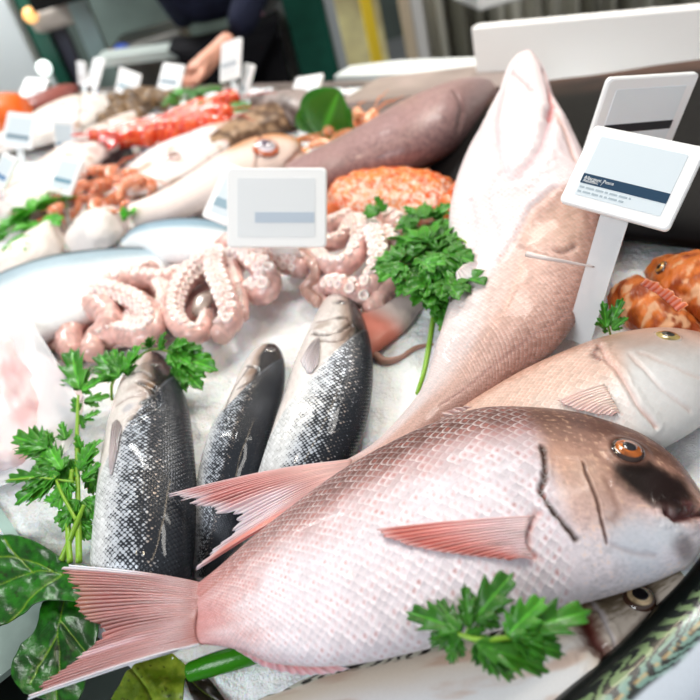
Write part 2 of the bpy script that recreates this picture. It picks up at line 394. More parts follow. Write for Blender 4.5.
# ---------------------------------------------------------------- view, light
S.view_settings.view_transform = 'Standard'; S.view_settings.look = 'None'; S.view_settings.gamma = 1; S.view_settings.use_curve_mapping = False
S.view_settings.exposure = -0.40
try: S.cycles.use_denoising = True
except Exception: pass
W = bpy.data.worlds.new('daylight'); S.world = W; W.use_nodes = True
wt = W.node_tree; bg = wt.nodes['Background']
tc = wt.nodes.new('ShaderNodeTexCoord'); sx = wt.nodes.new('ShaderNodeSeparateXYZ'); rp = wt.nodes.new('ShaderNodeValToRGB')
wt.links.new(tc.outputs['Generated'], sx.inputs[0]); wt.links.new(sx.outputs[2], rp.inputs[0]); wt.links.new(rp.outputs[0], bg.inputs[0])
rp.color_ramp.elements[0].position = 0.0; rp.color_ramp.elements[0].color = (.20, .21, .22, 1)
rp.color_ramp.elements[1].position = .85; rp.color_ramp.elements[1].color = (1, 1, 1, 1)
bg.inputs[1].default_value = .62
def area(name, loc, target, size, power, color=(1, 1, 1), sy=None):
    l = bpy.data.lights.new(name, 'AREA'); l.energy = power; l.color = color; l.size = size
    if sy: l.shape = 'RECTANGLE'; l.size_y = sy
    o = bpy.data.objects.new(name, l); COL.objects.link(o); o.location = loc
    o.rotation_euler = (Vector(target) - Vector(loc)).to_track_quat('-Z', 'Y').to_euler(); return o
area('shop_front_daylight', (-1.9, -1.0, 2.7), (0, .8, .9), 1.2, 80, (.93, .97, 1.0), 1.4)
area('ceiling_lamp', (.9, 1.5, 2.9), (.1, .8, .9), .7, 30, (1, .97, .92), .25)
area('warm_streak_light', (.35, 1.3, 2.4), (.1, .9, .9), .05, 9, (1, .80, .55), 1.5)  # warm light stretched into an added strip, to draw long streaks along the bass backs
area('spot_lamp', (-.35, .95, 2.5), (0, .6, .9), .1, 5, (1, .85, .62))
# ---------------------------------------------------------------- the place: floor, walls, counter
def ice_material():
    t = NT('crushed_ice'); o = t.n('ShaderNodeTexCoord').outputs['Object']
    v = t.n('ShaderNodeTexVoronoi'); v.inputs['Scale'].default_value = 210; t.put(v.inputs['Vector'], o)
    v2 = t.n('ShaderNodeTexVoronoi'); v2.inputs['Scale'].default_value = 90; t.put(v2.inputs['Vector'], o)
    h = t.math('ADD', t.math('MULTIPLY', v.outputs[0], .6), t.math('ADD', v2.outputs[0], t.noise(500, 3, o).outputs[0]))
    c = t.ramp(t.noise(14, 4, o).outputs[0], [(.3, (.86, .89, .92)), (.65, (.93, .94, .95))])
    c = t.mix(t.math('MULTIPLY', t.ramp(v.outputs[0], [(.35, (0, 0, 0)), (.6, (1, 1, 1))]), .15), c, (.70, .76, .82, 1))
    return t.out(color=c, rough=.5, coat=.15, coatr=.2, normal=t.bump(h, .55, .004), sss=.25, ssss=.02)
def setting():
    floor = box('floor', -6, 6, -2.5, 7, -.05, 0, plain('floor_tiles', (.25, .26, .27), .4, noise=.2, nscale=3)); tag(floor, kind='structure')
    wl = box('wall_back', -6, 6, 6.4, 6.6, 0, 3.6, plain('dim_wall', (.16, .20, .18), .8, noise=.4, nscale=1.2)); tag(wl, kind='structure')
    wl = box('wall_left', -4.6, -4.45, -2.5, 6.4, 0, 3.6, plain('pale_wall', (.6, .63, .66), .8, noise=.1, nscale=1.)); tag(wl, kind='structure')
    # ice bed
    nx, ny = 620, 620
    X = np.linspace(-2.4, 1.9, nx); Yv = np.linspace(.06, 1, ny) ** 1.5 * 3.0 + .02
    X = np.sign(X - .1) * np.abs((X - .1) / 2.5) ** 1.35 * 2.3 + .1
    gx, gy = np.meshgrid(X, Yv, indexing='ij')
    z = ICE + (fbm(gx * 9, gy * 9, 0, 3, 3) - .5) * .016 + (fbm(gx * 70, gy * 70, 0, 3, 5) - .5) * .006
    q = proj(np.stack([gx, gy, z], -1))
    # the bed breaks off at the front left corner, above the steel tray
    A, B = U(-60, 440), U(62, 560); C_ = U(240, 652); 
    def side(a, b): return ((b - a)[0] * (gy - a[1]) - (b - a)[1] * (gx - a[0])) / np.linalg.norm((b - a)[:2])
    dd = np.maximum(-side(A, B), 0 * gx - 1); d2 = -side(B, C_); D3 = U(262, 760); d3 = -side(C_, D3)
    cut = np.minimum(np.maximum(-side(A, B), -1), 1)
    inside = np.minimum.reduce([cut, np.maximum(d2, -1)]) if False else np.maximum.reduce([np.minimum(cut, 1), ]) 
    drop = sm(-.004, .018, np.minimum(np.minimum(cut, 1), np.minimum(d2, d3) * 0 + 1))
    drop = sm(-.004, .02, np.minimum.reduce([np.maximum(cut, -9), np.maximum(d2, -9), np.maximum(d3, -9)]))
    z = z - drop * .15
    keep = np.ones_like(z, bool)
    # far rim
    R0, R1 = U(-200, 92), U(860, 92)
    F_ = gridF(nx, ny)
    V = np.stack([gx, gy, z], -1).reshape(-1, 3)
    far = ((U(300, 92)[1]))
    ok = ((V[:, 0] + 1.07) * 1.93 + (V[:, 1] - 3.02) * 1.76 < 0)
    F_ = F_[ok[F_].all(1)]
    o = mesh('crushed_ice', V, F_, ice_material()); tag(o, 'bed of crushed white ice that all the seafood lies on', 'ice', kind='stuff')
FARY = 2.35
setting()
print('far pts', [tuple(np.round(U(*p), 2)) for p in ((0, 95), (100, 95), (300, 100), (480, 90), (700, 80), (0, 690), (700, 690), (0, 300), (700, 300))])

area('back_fill_light', (-1.2, 3.3, 3.1), (-.4, 4.2, 1.2), 1.6, 170, (1, 1, .97), .3)  # added fill light, brightens the background; no real lamp known here
area('back_right_fill', (1.2, 2.2, 3.0), (.9, 3.4, 1.5), .8, 40, (1, .97, .9), .3)  # second added fill for the right of the background, not a real fixture
# ---------------------------------------------------------------- the large red bream in front
def fin_col(c0, c1, edge=(.8, .78, .82), streak=.3, seed=3, edge_at=.9):
    def f(s, t):
        c = mixc(c0, c1, sm(.1, .9, t)); n = fbm(s * 30, t * 2.5, seed, 3)[..., None]
        c = c * (1 - streak + streak * 2 * n); ed = np.maximum(sm(edge_at, 1.0, t), np.maximum(sm(.03, 0, s), sm(.97, 1, s)) * .8)
        return np.clip(mixc(c, edge, ed), 0, 1)
    return f
def hero():
    pairs = [(709, 509, 711, 524), (703, 497, 708, 536), (692, 480, 700, 553), (677, 461, 690, 566), (655, 443, 675, 574), (625, 427, 650, 584), (580, 413, 612, 596), (530, 407, 565, 609), (480, 408, 520, 625),
             (430, 424, 470, 638), (380, 448, 415, 652), (335, 475, 365, 663), (290, 508, 315, 667), (250, 540, 270, 663), (215, 570, 237, 650), (190, 588, 205, 645), (172, 594, 180, 650)]
    base = [.03, .022, .015, .012, .01, .008, .008, .008, .012, .018, .024, .03, .034, .036, .04, .042, .044]
    k = [.55, .5, .46, .42, .4, .38, .37, .36, .35, .34, .33, .32, .31, .3, .27, .2, .12]
    F = fish_geo(pairs, base, k, 560, 300, pw=.92)
    u, w, top = F.u, F.w, F.top
    n1 = fbm(u * 14, w * 4, top * 2, 4, 2); n2 = fbm(u * 60, w * 18, top * 6, 3, 9)
    white = np.array([.84, .79, .85]); pink = np.array([.68, .51, .53]); back = np.array([.20, .10, .09])
    c = mixc(white, pink, sm(-.1, .75, w + (n1 - .5) * .5))
    c = mixc(c, [.47, .27, .26], sm(-.1, .5, w + (n1 - .5) * .3) * .55)
    c = mixc(c, back, sm(.3, .66, w + (n1 - .5) * .16) * (1 - .5 * sm(.5, .95, u)))
    c = mixc(c, [.60, .28, .27], sm(.78, 1.0, u + (n1 - .5) * .15) * .9)
    # head: brown-pink, darker towards the snout, silver chin
    head = sm(.30, .25, u - .03 * w)
    hc = mixc([.68, .52, .50], [.58, .38, .31], sm(-.5, .0, w)); hc = mixc(hc, [.20, .11, .09], sm(.0, .62, w + (n1 - .5) * .3))
    hc = mixc(hc, [.74, .70, .75], sm(-.35, -.75, w + (n1 - .5) * .3))
    c = mixc(c, hc, head)
    n3 = fbm(u * 160, w * 44, top * 16, 3, 19); c = c * (0.9 + .2 * n2[..., None]) * (1 + .55 * (n3 - .5) * (.35 + .9 * head))[..., None]; c = mixc(c, [.80, .60, .45], sm(.60, .75, n3) * head * .5)
    F.col = np.clip(c, 0, 1)
    F.sc = (1 - sm(.31, .265, u - .02 * w)) * (1 - .85 * sm(.86, .97, u))
    # dark cheek and forehead
    spot(F, 650, 480, .034, (.015, .008, .007), .97, .45, .35, aspect=(.034, .022))
    spot(F, 672, 492, .024, (.035, .016, .014), .9, .4, .35)
    spot(F, 640, 447, .02, (.16, .09, .07), .8, .3, .35, aspect=(.03, .012))
    spot(F, 615, 432, .02, (.20, .12, .10), .6, .2, .35, aspect=(.04, .008))
    spot(F, 600, 500, .03, (.52, .38, .32), .4, .1); spot(F, 588, 470, .02, (.6, .45, .38), .5, .1)
    spot(F, 640, 545, .03, (.62, .68, .76), .7, .2); spot(F, 672, 530, .016, (.6, .66, .72), .6, .2)
    spot(F, 560, 455, .02, (.66, .42, .32), .5, .1)
    spot(F, 685, 548, .012, (.2, .17, .18), .7, .2)
    groove(F, [(542, 447), (545, 462), (544, 478), (541, 490), (549, 505), (560, 520), (575, 538)], .0016, .0022, (.06, .025, .012), .95, .0022, ridge=.0004)
    groove(F, [(583, 463), (590, 480), (597, 500), (601, 520), (607, 542)], .0010, .0010, (.12, .05, .035), .9, .0011, ridge=.0002)
    groove(F, [(607, 480), (614, 497), (619, 512), (612, 520)], .003, .0006, (.35, .22, .18), .5, .003)
    groove(F, [(607, 542), (630, 552), (655, 556)], .002, .0006, (.5, .45, .48), .5, .002)
    # mouth
    groove(F, [(712, 514), (700, 513), (688, 515), (676, 518), (668, 511)], .003, .004, (.13, .04, .04), .9, .0032, ridge=.001)
    spot(F, 690, 508, .008, (.20, .09, .09), .8, .3)
    # lateral line
    groove(F, [(532, 430), (500, 426), (470, 430), (430, 446), (390, 468), (345, 494), (300, 524), (250, 556), (200, 596)], .0012, .0004, (.45, .2, .17), .55, .0011)
    # eye socket
    d = line_dist(F, [(627, 452), (628, 453)]); F.disp += .0022 * np.exp(-((d - .0125) / .004) ** 2) - .001 * np.exp(-(d / .009) ** 2)
    F.col = mixc(F.col, np.array([.15, .07, .05]), np.exp(-((d - .0105) / .0028) ** 2) * .8)
    # pectoral root
    groove(F, [(538, 513), (530, 525), (528, 545), (535, 558)], .002, .001, (.66, .35, .33), .7, .0025)
    root = empty('red_bream', U(440, 560, 0), 'largest pink red bream with an amber eye, lying right across the front', 'fish')
    fish_mesh(F, 'body', skin_mat('bream_skin', scaly=1., rough=.3, coat=.06, spec=.18, edge=(.86, .82, .84), edge_amt=.55, speck=.0, dot=(.42, .14, .12), dot_amt=.5, bdist=.0016), root, rows=46)
    e = eye(F, 627, 452, .0098, root, iris=(.50, .17, .02), rim=(.06, .025, .015), pupil=(.01, .012, .02), pr=.46)
    fin('tail_fin', [(204, 583), (200, 604), (196, 622), (196, 636), (200, 645)],
        [(57, 564), (71, 588), (76, 614), (98, 638), (18, 702)], root, None or (lambda s, t: tailcol(s, t)),
        hb=[.050, .0515, .0515, .050, .048], ht=[.045, .047, .045, .04, .028], nr=180, nt=40, rays=34, jag=.10, bulge=.003, wave=.0007, thick=.0012, seed=5)
    # pectoral fin lying on the flank
    fin('pectoral_fin', [(532, 516), (527, 530), (526, 545), (533, 559)], [(374, 530), (392, 540), (440, 552), (510, 560)], root,
        fin_col((.76, .56, .58), (.66, .16, .12), (.80, .42, .40), .35, 4), F=F, lift=.002, nr=90, nt=30, rays=16, jag=.03, bulge=.002, wave=.0005, al=lambda s, t: 1 - .2 * sm(.6, 1, t))
    fin('anal_fin', [(330, 662), (300, 663), (270, 656), (238, 646)], [(352, 670), (318, 675), (272, 670), (236, 650)], root,
        fin_col((.72, .25, .25), (.70, .42, .46), (.8, .75, .8), .3, 6), hb=[.035, .034, .034, .036], ht=[.024, .024, .026, .03], nr=50, nt=12, rays=12, jag=.1)
    fin('dorsal_fin', [(520, 409), (470, 411), (430, 425), (380, 450), (320, 487), (270, 525)], [(505, 406), (455, 408), (415, 425), (368, 450), (308, 487), (262, 525)], root,
        fin_col((.35, .2, .18), (.42, .24, .22), (.5, .34, .3), .3, 6), F=None, hb=.032, ht=.034, nr=90, nt=8, rays=30, jag=.3)
    return F
def tailcol(s, t):
    n = fbm(s * 46, t * 2.2, 2, 3, 8)[..., None]; n2 = fbm(s * 7, t * 4, 5, 3)[..., None]
    c = mixc([.66, .36, .36], [.56, .15, .12], sm(.05, .5, t)); c = c * (.6 + .75 * n) ; c = mixc(c, [.80, .50, .45], (sm(.52, .8, n[..., 0])) * .6)
    c = mixc(c, [.72, .44, .43], sm(.3, .0, t) * .9); c = mixc(c, [.74, .66, .72], np.exp(-((t - .2) / .12) ** 2) * .5 * sm(.4, .6, fbm(s * 9, t * 4, 11, 2)))
    c = mixc(c, [.62, .42, .22], sm(.75, .97, t) * sm(.0, .15, s) * sm(.55, .4, s) * .6)
    fork = np.exp(-((s - .73) / .035) ** 2) * sm(.25, .6, t); c = mixc(c, [.74, .60, .68], fork * .8)
    edge = np.maximum(sm(.075, .03, s) * sm(.1, .6, t), sm(.95, .99, s)); c = mixc(c, [.74, .74, .80], edge)
    c = c * mixc([.66, .44, .42], [1, 1, 1], np.maximum(edge, fork * .8))
    return np.clip(c, 0, 1)
HERO = hero()
# ---------------------------------------------------------------- the other fish near the front
BASS = skin_mat('bass_skin', scaly=1., rough=.2, coat=.15, spec=.25, rnd_amt=.3, gaps=(.022, .026, .034), edge=(.9, .92, .94), edge_amt=.12, metal=.25, bdist=.0012)
def bass(pairs, label, base, sw, eyept, gills, finpts, belly, seed, rootpt, tailpts=None, th=None, dark=1., gp=(146, 402), gs=.25):
    F = fish_geo(pairs, base, .62 if th is None else th, 260, 150, pw=.95)
    u, w = F.u, F.w; n1 = fbm(u * 16, w * 5, seed, 4, seed); n2 = fbm(u * 70, w * 20, seed, 3, seed)
    x = w + (n1 - .5) * .22
    c = mixc([.86, .87, .88], [.56, .60, .66], sm(-.75, -.1, x + belly)); c = mixc(c, [.34, .38, .44], sm(.15, .7, x + belly))
    c = mixc(c, [.46, .33, .22], np.exp(-((x + belly - .34) / .10) ** 2) * .6); F.dk = np.clip(.05 + .62 * sm(-.9, .1, x + belly) + .45 * sm(0., .75, x + belly), 0, 1.1)
    ij = at(F, *gp)[2]; q = u + gs * w - (u[ij] + gs * w[ij]); head = sm(.012, -.012, q)
    hc = mixc([.84, .79, .77], [.48, .38, .33], sm(-.35, .05, x + belly)); hc = mixc(hc, [.035, .03, .033], sm(.02, .3, x + belly))
    c = mixc(c, hc, head); c = c * (.85 + .3 * n2[..., None])
    F.col = np.clip(c, 0, 1); F.sc = 1 - .93 * head
    for g in gills: groove(F, *g)
    if finpts: spot(F, *eyept, .012, (.16, .13, .13), .5, .3)
    root = empty('sea_bass', U(*rootpt, 0), label, 'fish', 'sea bass lying side by side')
    fish_mesh(F, 'body', BASS, root, rows=46)
    eye(F, *eyept, .0052, root, iris=(.30, .28, .27), rim=(.08, .07, .07), pupil=(.03, .03, .04), pr=.6, lift=-.05)
    if finpts:
        fin('pectoral_fin', finpts[0], finpts[1], root, fin_col((.30, .25, .26), (.50, .44, .47), (.62, .58, .62), .3, seed), F=F, lift=.0012, nr=30, nt=20, rays=9, jag=.04, bulge=.0015, wave=.0003)
    if tailpts:
        fin('tail_fin', tailpts[0], tailpts[1], root, fin_col((.16, .16, .18), (.22, .22, .24), (.1, .1, .1), .3, seed), hb=.012, ht=.006, nr=40, nt=16, rays=18)
    return F, root
dk = (.05, .04, .04)
B1, r1 = bass([(156, 354, 148, 354), (163, 357, 140, 359), (174, 369, 128, 374), (182, 386, 119, 392), (188, 404, 112, 415), (192, 430, 106, 440), (195, 460, 101, 466), (197, 490, 97, 495), (196, 520, 94, 523), (194, 550, 91, 553), (189, 582, 90, 583), (180, 610, 98, 608), (165, 632, 115, 630), (150, 648, 127, 646)],
    'sea bass leaning against the tall parsley, leftmost of the three sea bass', [.012, .006] + [.001] * 12, 1, (156, 364),
    [([(138, 382), (152, 388), (158, 402), (146, 412), (130, 420)], .0026, .002, dk, .85, .0026, .001), ([(116, 405), (130, 397), (146, 394)], .0016, .001, (.4, .3, .28), .7, .0016), ([(132, 374), (142, 371), (150, 377)], .0016, .001, (.2, .16, .15), .7, .002),
     ([(152, 408), (151, 440), (146, 470), (143, 510), (138, 560)], .0009, .0004, dk, .8, .0008)],
    ([(112, 424), (117, 420), (122, 426)], [(109, 468), (111, 476), (116, 458)]), -.1, 11, (145, 470), dark=1)
spot(B1, 146, 402, .009, (.02, .016, .016), .95, .4, .5)
spot(B1, 150, 385, .008, (.42, .27, .16), .7, .3, .5); spot(B1, 132, 388, .010, (.55, .45, .42), .6, .3); spot(B1, 128, 408, .010, (.46, .48, .56), .5, .3)
B2, r2 = bass([(277, 346, 268, 346), (282, 352, 258, 350), (285, 364, 246, 364), (284, 384, 234, 390), (279, 404, 224, 412), (272, 430, 213, 428), (266, 455, 204, 452), (259, 478, 198, 478), (252, 505, 194, 505), (240, 535, 192, 532), (226, 560, 192, 556), (214, 582, 194, 578)],
    'slim sea bass between its two larger neighbours, middle of the three', [.012, .006] + [.001] * 10, 1, (271, 350),
    [([(246, 366), (256, 368), (258, 376), (246, 384), (238, 388)], .0016, .0013, dk, .8, .0016), ([(248, 368), (232, 392), (224, 412)], .0012, .0006, (.12, .08, .07), .8, .0014),
     ([(250, 392), (240, 420), (228, 455), (214, 500), (205, 540)], .0008, .0004, dk, .7, .0007)], None, .18, 23, (238, 440), gp=(250, 382), gs=.2)
spot(B2, 250, 372, .010, (.34, .22, .15), .6, .3)
B3, r3 = bass([(346, 295, 337, 295), (354, 302, 328, 300), (361, 312, 320, 310), (368, 330, 311, 330), (372, 350, 301, 352), (373, 370, 292, 374), (371, 396, 285, 398), (366, 420, 277, 420), (359, 440, 270, 442), (349, 462, 262, 466), (335, 488, 255, 490), (318, 515, 252, 514), (300, 540, 256, 536), (282, 560, 262, 556)],
    'plump sea bass with white belly lying under the octopus arms', [.012, .006] + [.001] * 8 + [.0] * 4, 1, (341, 302),
    [([(312, 333), (324, 335), (338, 332), (350, 325)], .0022, .0018, (.10, .07, .06), .85, .0022, .0008), ([(316, 322), (330, 319), (343, 316)], .0016, .001, (.28, .22, .2), .7, .0018), ([(346, 316), (352, 328), (340, 340), (322, 341)], .0022, .0016, (.16, .10, .08), .7, .002),
     ([(350, 335), (347, 370), (340, 400), (328, 440), (316, 470)], .0008, .0003, dk, .6, .0007)],
    ([(313, 341), (319, 338), (320, 346)], [(300, 362), (309, 374), (318, 365)]), -.38, 31, (310, 400))
spot(B3, 322, 325, .014, (.50, .43, .38), .7, .3, .4); spot(B3, 318, 340, .010, (.45, .40, .36), .5, .3, .4); spot(B3, 340, 318, .008, (.05, .04, .04), .7, .3, .5)
for B, r in ((B1, r1), (B2, r2), (B3, r3)):      # re-store the pigment after the extra patches
    me = [c for c in r.children if c.name.startswith('body')][0].data
    c = np.ones((len(me.vertices), 4)); c[:B.n * B.m, :3] = np.clip(B.col.reshape(-1, 3), 0, 1) ** 1.3; me.attributes['Col'].data.foreach_set('color', c.astype(np.float32).ravel())

PINK = skin_mat('pink_skin', scaly=.9, rough=.34, coat=.1, spec=.25, edge=(.90, .84, .83), edge_amt=.3, dot=(.66, .36, .30), dot_amt=.6, bdist=.001)
def long_pink():
    pairs = [(530, 54, 520, 54), (541, 66, 511, 64), (551, 92, 499, 94), (565, 118, 486, 122), (580, 148, 468, 154), (594, 182, 455, 188), (601, 215, 449, 222), (601, 250, 450, 258), (595, 282, 452, 290), (580, 312, 444, 322), (556, 345, 435, 352), (520, 370, 428, 376), (483, 395, 418, 396), (440, 424, 398, 420), (402, 452, 372, 445), (362, 482, 342, 462), (330, 505, 313, 474)]
    base = [.15, .135, .115, .09, .065, .042, .026, .012, .008, .006, .006, .008, .014, .022, .032, .04, .042]
    k = [.5, .5, .5, .5, .5, .48, .46, .45, .44, .44, .44, .44, .44, .42, .38, .33, .28]
    F = fish_geo(pairs, base, k, 320, 160)
    u, w, top = F.u, F.w, F.top; n1 = fbm(u * 14, w * 4, top, 4, 21); n2 = fbm(u * 60, w * 16, top, 3, 22)
    x = w + (n1 - .5) * .4
    c = mixc([.80, .73, .73], [.70, .50, .44], sm(-.55, .1, x)); c = mixc(c, [.48, .29, .24], sm(.3, .95, x)); c = mixc(c, [.80, .46, .42], sm(.84, 1, u) * .5)
    lm = sorted([(float(w[at(F, *p)[2]]), float(u[at(F, *p)[2]])) for p in ((456, 298), (480, 280), (511, 254), (528, 214), (548, 196), (585, 180))])
    ub = np.interp(w, [a_ for a_, _ in lm], [b_ for _, b_ in lm]); hd = sm(.012, -.012, u - ub) * (top > -.5); hc = mixc([.88, .81, .83], [.84, .74, .76], sm(0, .8, x)); c = mixc(c, hc, hd)
    F.col = np.clip(c * (.94 + .12 * n2[..., None]), 0, 1); F.sc = 1 - .95 * sm(.44, .34, u)
    spot(F, 568, 225, .04, (.66, .47, .38), .75, .3, .4, aspect=(.05, .03)); spot(F, 590, 250, .03, (.60, .40, .33), .6, .2, .4); spot(F, 545, 235, .025, (.74, .55, .47), .6, .3)
    pk = (.80, .42, .44)
    groove(F, [(518, 60), (508, 74), (498, 100), (496, 130), (503, 165), (512, 180), (530, 165), (545, 138), (551, 110)], .006, .004, (.76, .52, .56), .7, .0035, ridge=.002)
    groove(F, [(556, 112), (566, 135), (576, 160)], .004, .002, (.80, .52, .45), .6, .003); groove(F, [(470, 200), (478, 235), (474, 262)], .004, .002, (.74, .62, .66), .5, .003); groove(F, [(500, 170), (490, 205), (500, 235)], .004, .002, (.78, .64, .68), .5, .003)
    groove(F, [(548, 70), (550, 90), (552, 108), (548, 118)], .004, .004, (.66, .22, .22), .8, .003)
    groove(F, [(510, 72), (520, 78), (532, 90)], .003, .002, pk, .6, .003)
    groove(F, [(556, 188), (540, 200), (527, 216), (512, 245), (500, 262)], .003, .003, (.66, .5, .45), .8, .002, ridge=.001)
    groove(F, [(576, 246), (566, 251), (556, 250)], .003, .003, (.25, .14, .12), .8, .002)
    groove(F, [(592, 262), (585, 292), (560, 320), (520, 345), (470, 385), (440, 405)], .0014, .0005, (.50, .30, .27), .6, .0013)
    groove(F, [(520, 248), (545, 258), (590, 268)], .003, .0015, (.58, .42, .38), .5, .003)
    root = empty('pink_bream', U(500, 320, 0), 'long pale pink fish belly towards the parsley, open white jaw pointing up', 'fish')
    fish_mesh(F, 'body', PINK, root, rows=54)
    jm = MB()      # open jaws: a lip-like flap above the throat
    j = fish_geo([(533, 53, 523, 52), (540, 62, 520, 62), (547, 76, 519, 76), (552, 92, 523, 94), (556, 106, 535, 106)], [.135, .13, .115, .10, .085], .35, 40, 30)
    j.col = mixc([.92, .82, .84], [.90, .68, .69], fbm(j.u * 6, j.w * 3, 1)); j.sc *= 0; fish_mesh(j, 'jaw', PINK, root)
    fin('tail_fin', [(352, 459), (350, 467), (350, 476), (352, 485)], [(160, 496), (192, 506), (232, 524), (206, 556), (175, 581)], root,
        lambda s, t: pinktail(s, t), hb=[.052, .055, .055, .052], ht=[.055, .056, .052, .050, .05], nr=160, nt=36, rays=26, jag=.12, bulge=.004, thick=.0011, seed=9, al=lambda s, t: 1 - .25 * sm(.6, 1, t))
    # pelvic spine and fin
    b = MB(); P = [U(527, 254, .105), U(545, 258, .107), U(568, 262, .1), U(594, 267, .09)]; b.tube(P, [.0028, .0022, .0015, .0008], (.78, .70, .68), 8, 20); b.build('pelvic_spine', col_mat('bone_skin'), root)
    fin('pelvic_fin', [(470, 262), (462, 266), (456, 272)], [(492, 262), (478, 276), (458, 290)], root, fin_col((.84, .74, .74), (.86, .80, .82)), hb=.07, ht=.06, nr=24, nt=12, rays=7)
    fin('anal_fin', [(446, 322), (440, 336), (436, 352)], [(433, 346), (429, 366), (430, 384)], root, fin_col((.72, .66, .70), (.55, .52, .58)), hb=.03, ht=.02, nr=24, nt=12, rays=9)
    return F
def pinktail(s, t):
    n = fbm(s * 30, t * 2.2, 2, 3, 18)[..., None]
    c = mixc([.78, .48, .45], [.58, .15, .13], sm(.15, .75, t)) * (.75 + .45 * n); c = mixc(c, [.82, .72, .78], sm(.32, .5, s) * sm(.95, .75, s) * sm(.3, .7, t) * .8)
    c = mixc(c, [.84, .22, .12], np.exp(-((s - .90) / .06) ** 2) * sm(.3, .6, t) * .8); c = mixc(c, [.78, .72, .78], np.maximum(sm(.85, 1, t), sm(.06, 0, s) * .5) * .8)
    return np.clip(c, 0, 1)
LP = long_pink()
def pale_bream():
    pairs = [(748, 366, 746, 378), (738, 352, 742, 388), (724, 342, 736, 400), (700, 333, 718, 414), (664, 328, 692, 433), (628, 331, 658, 452), (592, 340, 622, 465), (556, 354, 590, 474), (520, 371, 555, 478), (484, 392, 516, 478), (450, 412, 476, 482), (424, 430, 444, 482)]
    F = fish_geo(pairs, [.02, .014, .01] + [.004] * 9, .36, 260, 150)
    u, w, top = F.u, F.w, F.top; n1 = fbm(u * 12, w * 4, top, 4, 41); n2 = fbm(u * 60, w * 16, top, 3, 42); x = w + (n1 - .5) * .4
    c = mixc([.76, .72, .70], [.70, .53, .46], sm(-.6, .2, x)); c = mixc(c, [.58, .36, .28], sm(.45, .95, x))
    hd = sm(.42, .36, u); hc = mixc([.72, .72, .72], [.62, .45, .38], sm(-.2, .8, x)); c = mixc(c, hc, hd)
    F.col = np.clip(c * (.94 + .12 * n2[..., None]), 0, 1); F.sc = 1 - .9 * sm(.46, .38, u)
    groove(F, [(600, 345), (606, 358), (618, 372), (628, 388), (640, 408), (655, 425)], .002, .002, (.66, .46, .42), .7, .002, ridge=.0008)
    groove(F, [(598, 346), (594, 352), (600, 360)], .003, .002, (.22, .10, .09), .8, .0025)
    groove(F, [(630, 356), (650, 375), (670, 396), (690, 410)], .002, .0012, (.60, .46, .42), .5, .002)
    groove(F, [(640, 352), (670, 365), (700, 378)], .002, .001, (.66, .52, .48), .4, .002)
    spot(F, 610, 400, .03, (.82, .78, .78), .5, .2); spot(F, 670, 385, .03, (.80, .80, .82), .5, .2)
    root = empty('pale_bream', U(620, 400, 0), 'pale pink fish tucked behind the largest bream, yellowish eye at the frame edge', 'fish')
    fish_mesh(F, 'body', PINK, root, rows=50)
    eye(F, 668, 335, .0105, root, iris=(.50, .40, .16), rim=(.6, .55, .52), pupil=(.05, .05, .04), pr=.5, lift=-.1)
    fin('pectoral_fin', [(604, 384), (610, 394), (616, 406), (620, 413)], [(556, 402), (572, 408), (590, 413), (612, 416)], root, fin_col((.80, .62, .56), (.74, .52, .48), (.8, .6, .56)), F=F, lift=.002, nr=40, nt=16, rays=12, bulge=.002)
pale_bream()
def mack_pat(F, x, seed, freq=26, light=(.24, .38, .34), dark=(.012, .025, .025)):
    u = F.u; n = fbm(u * 10, F.w * 4, seed, 3, seed); wv = np.sin((u * freq + (n - .5) * 3.2 + .35 * np.sin(F.w * 7)) * 2 * np.pi)
    return mixc(light, dark, sm(-.15, .2, wv))
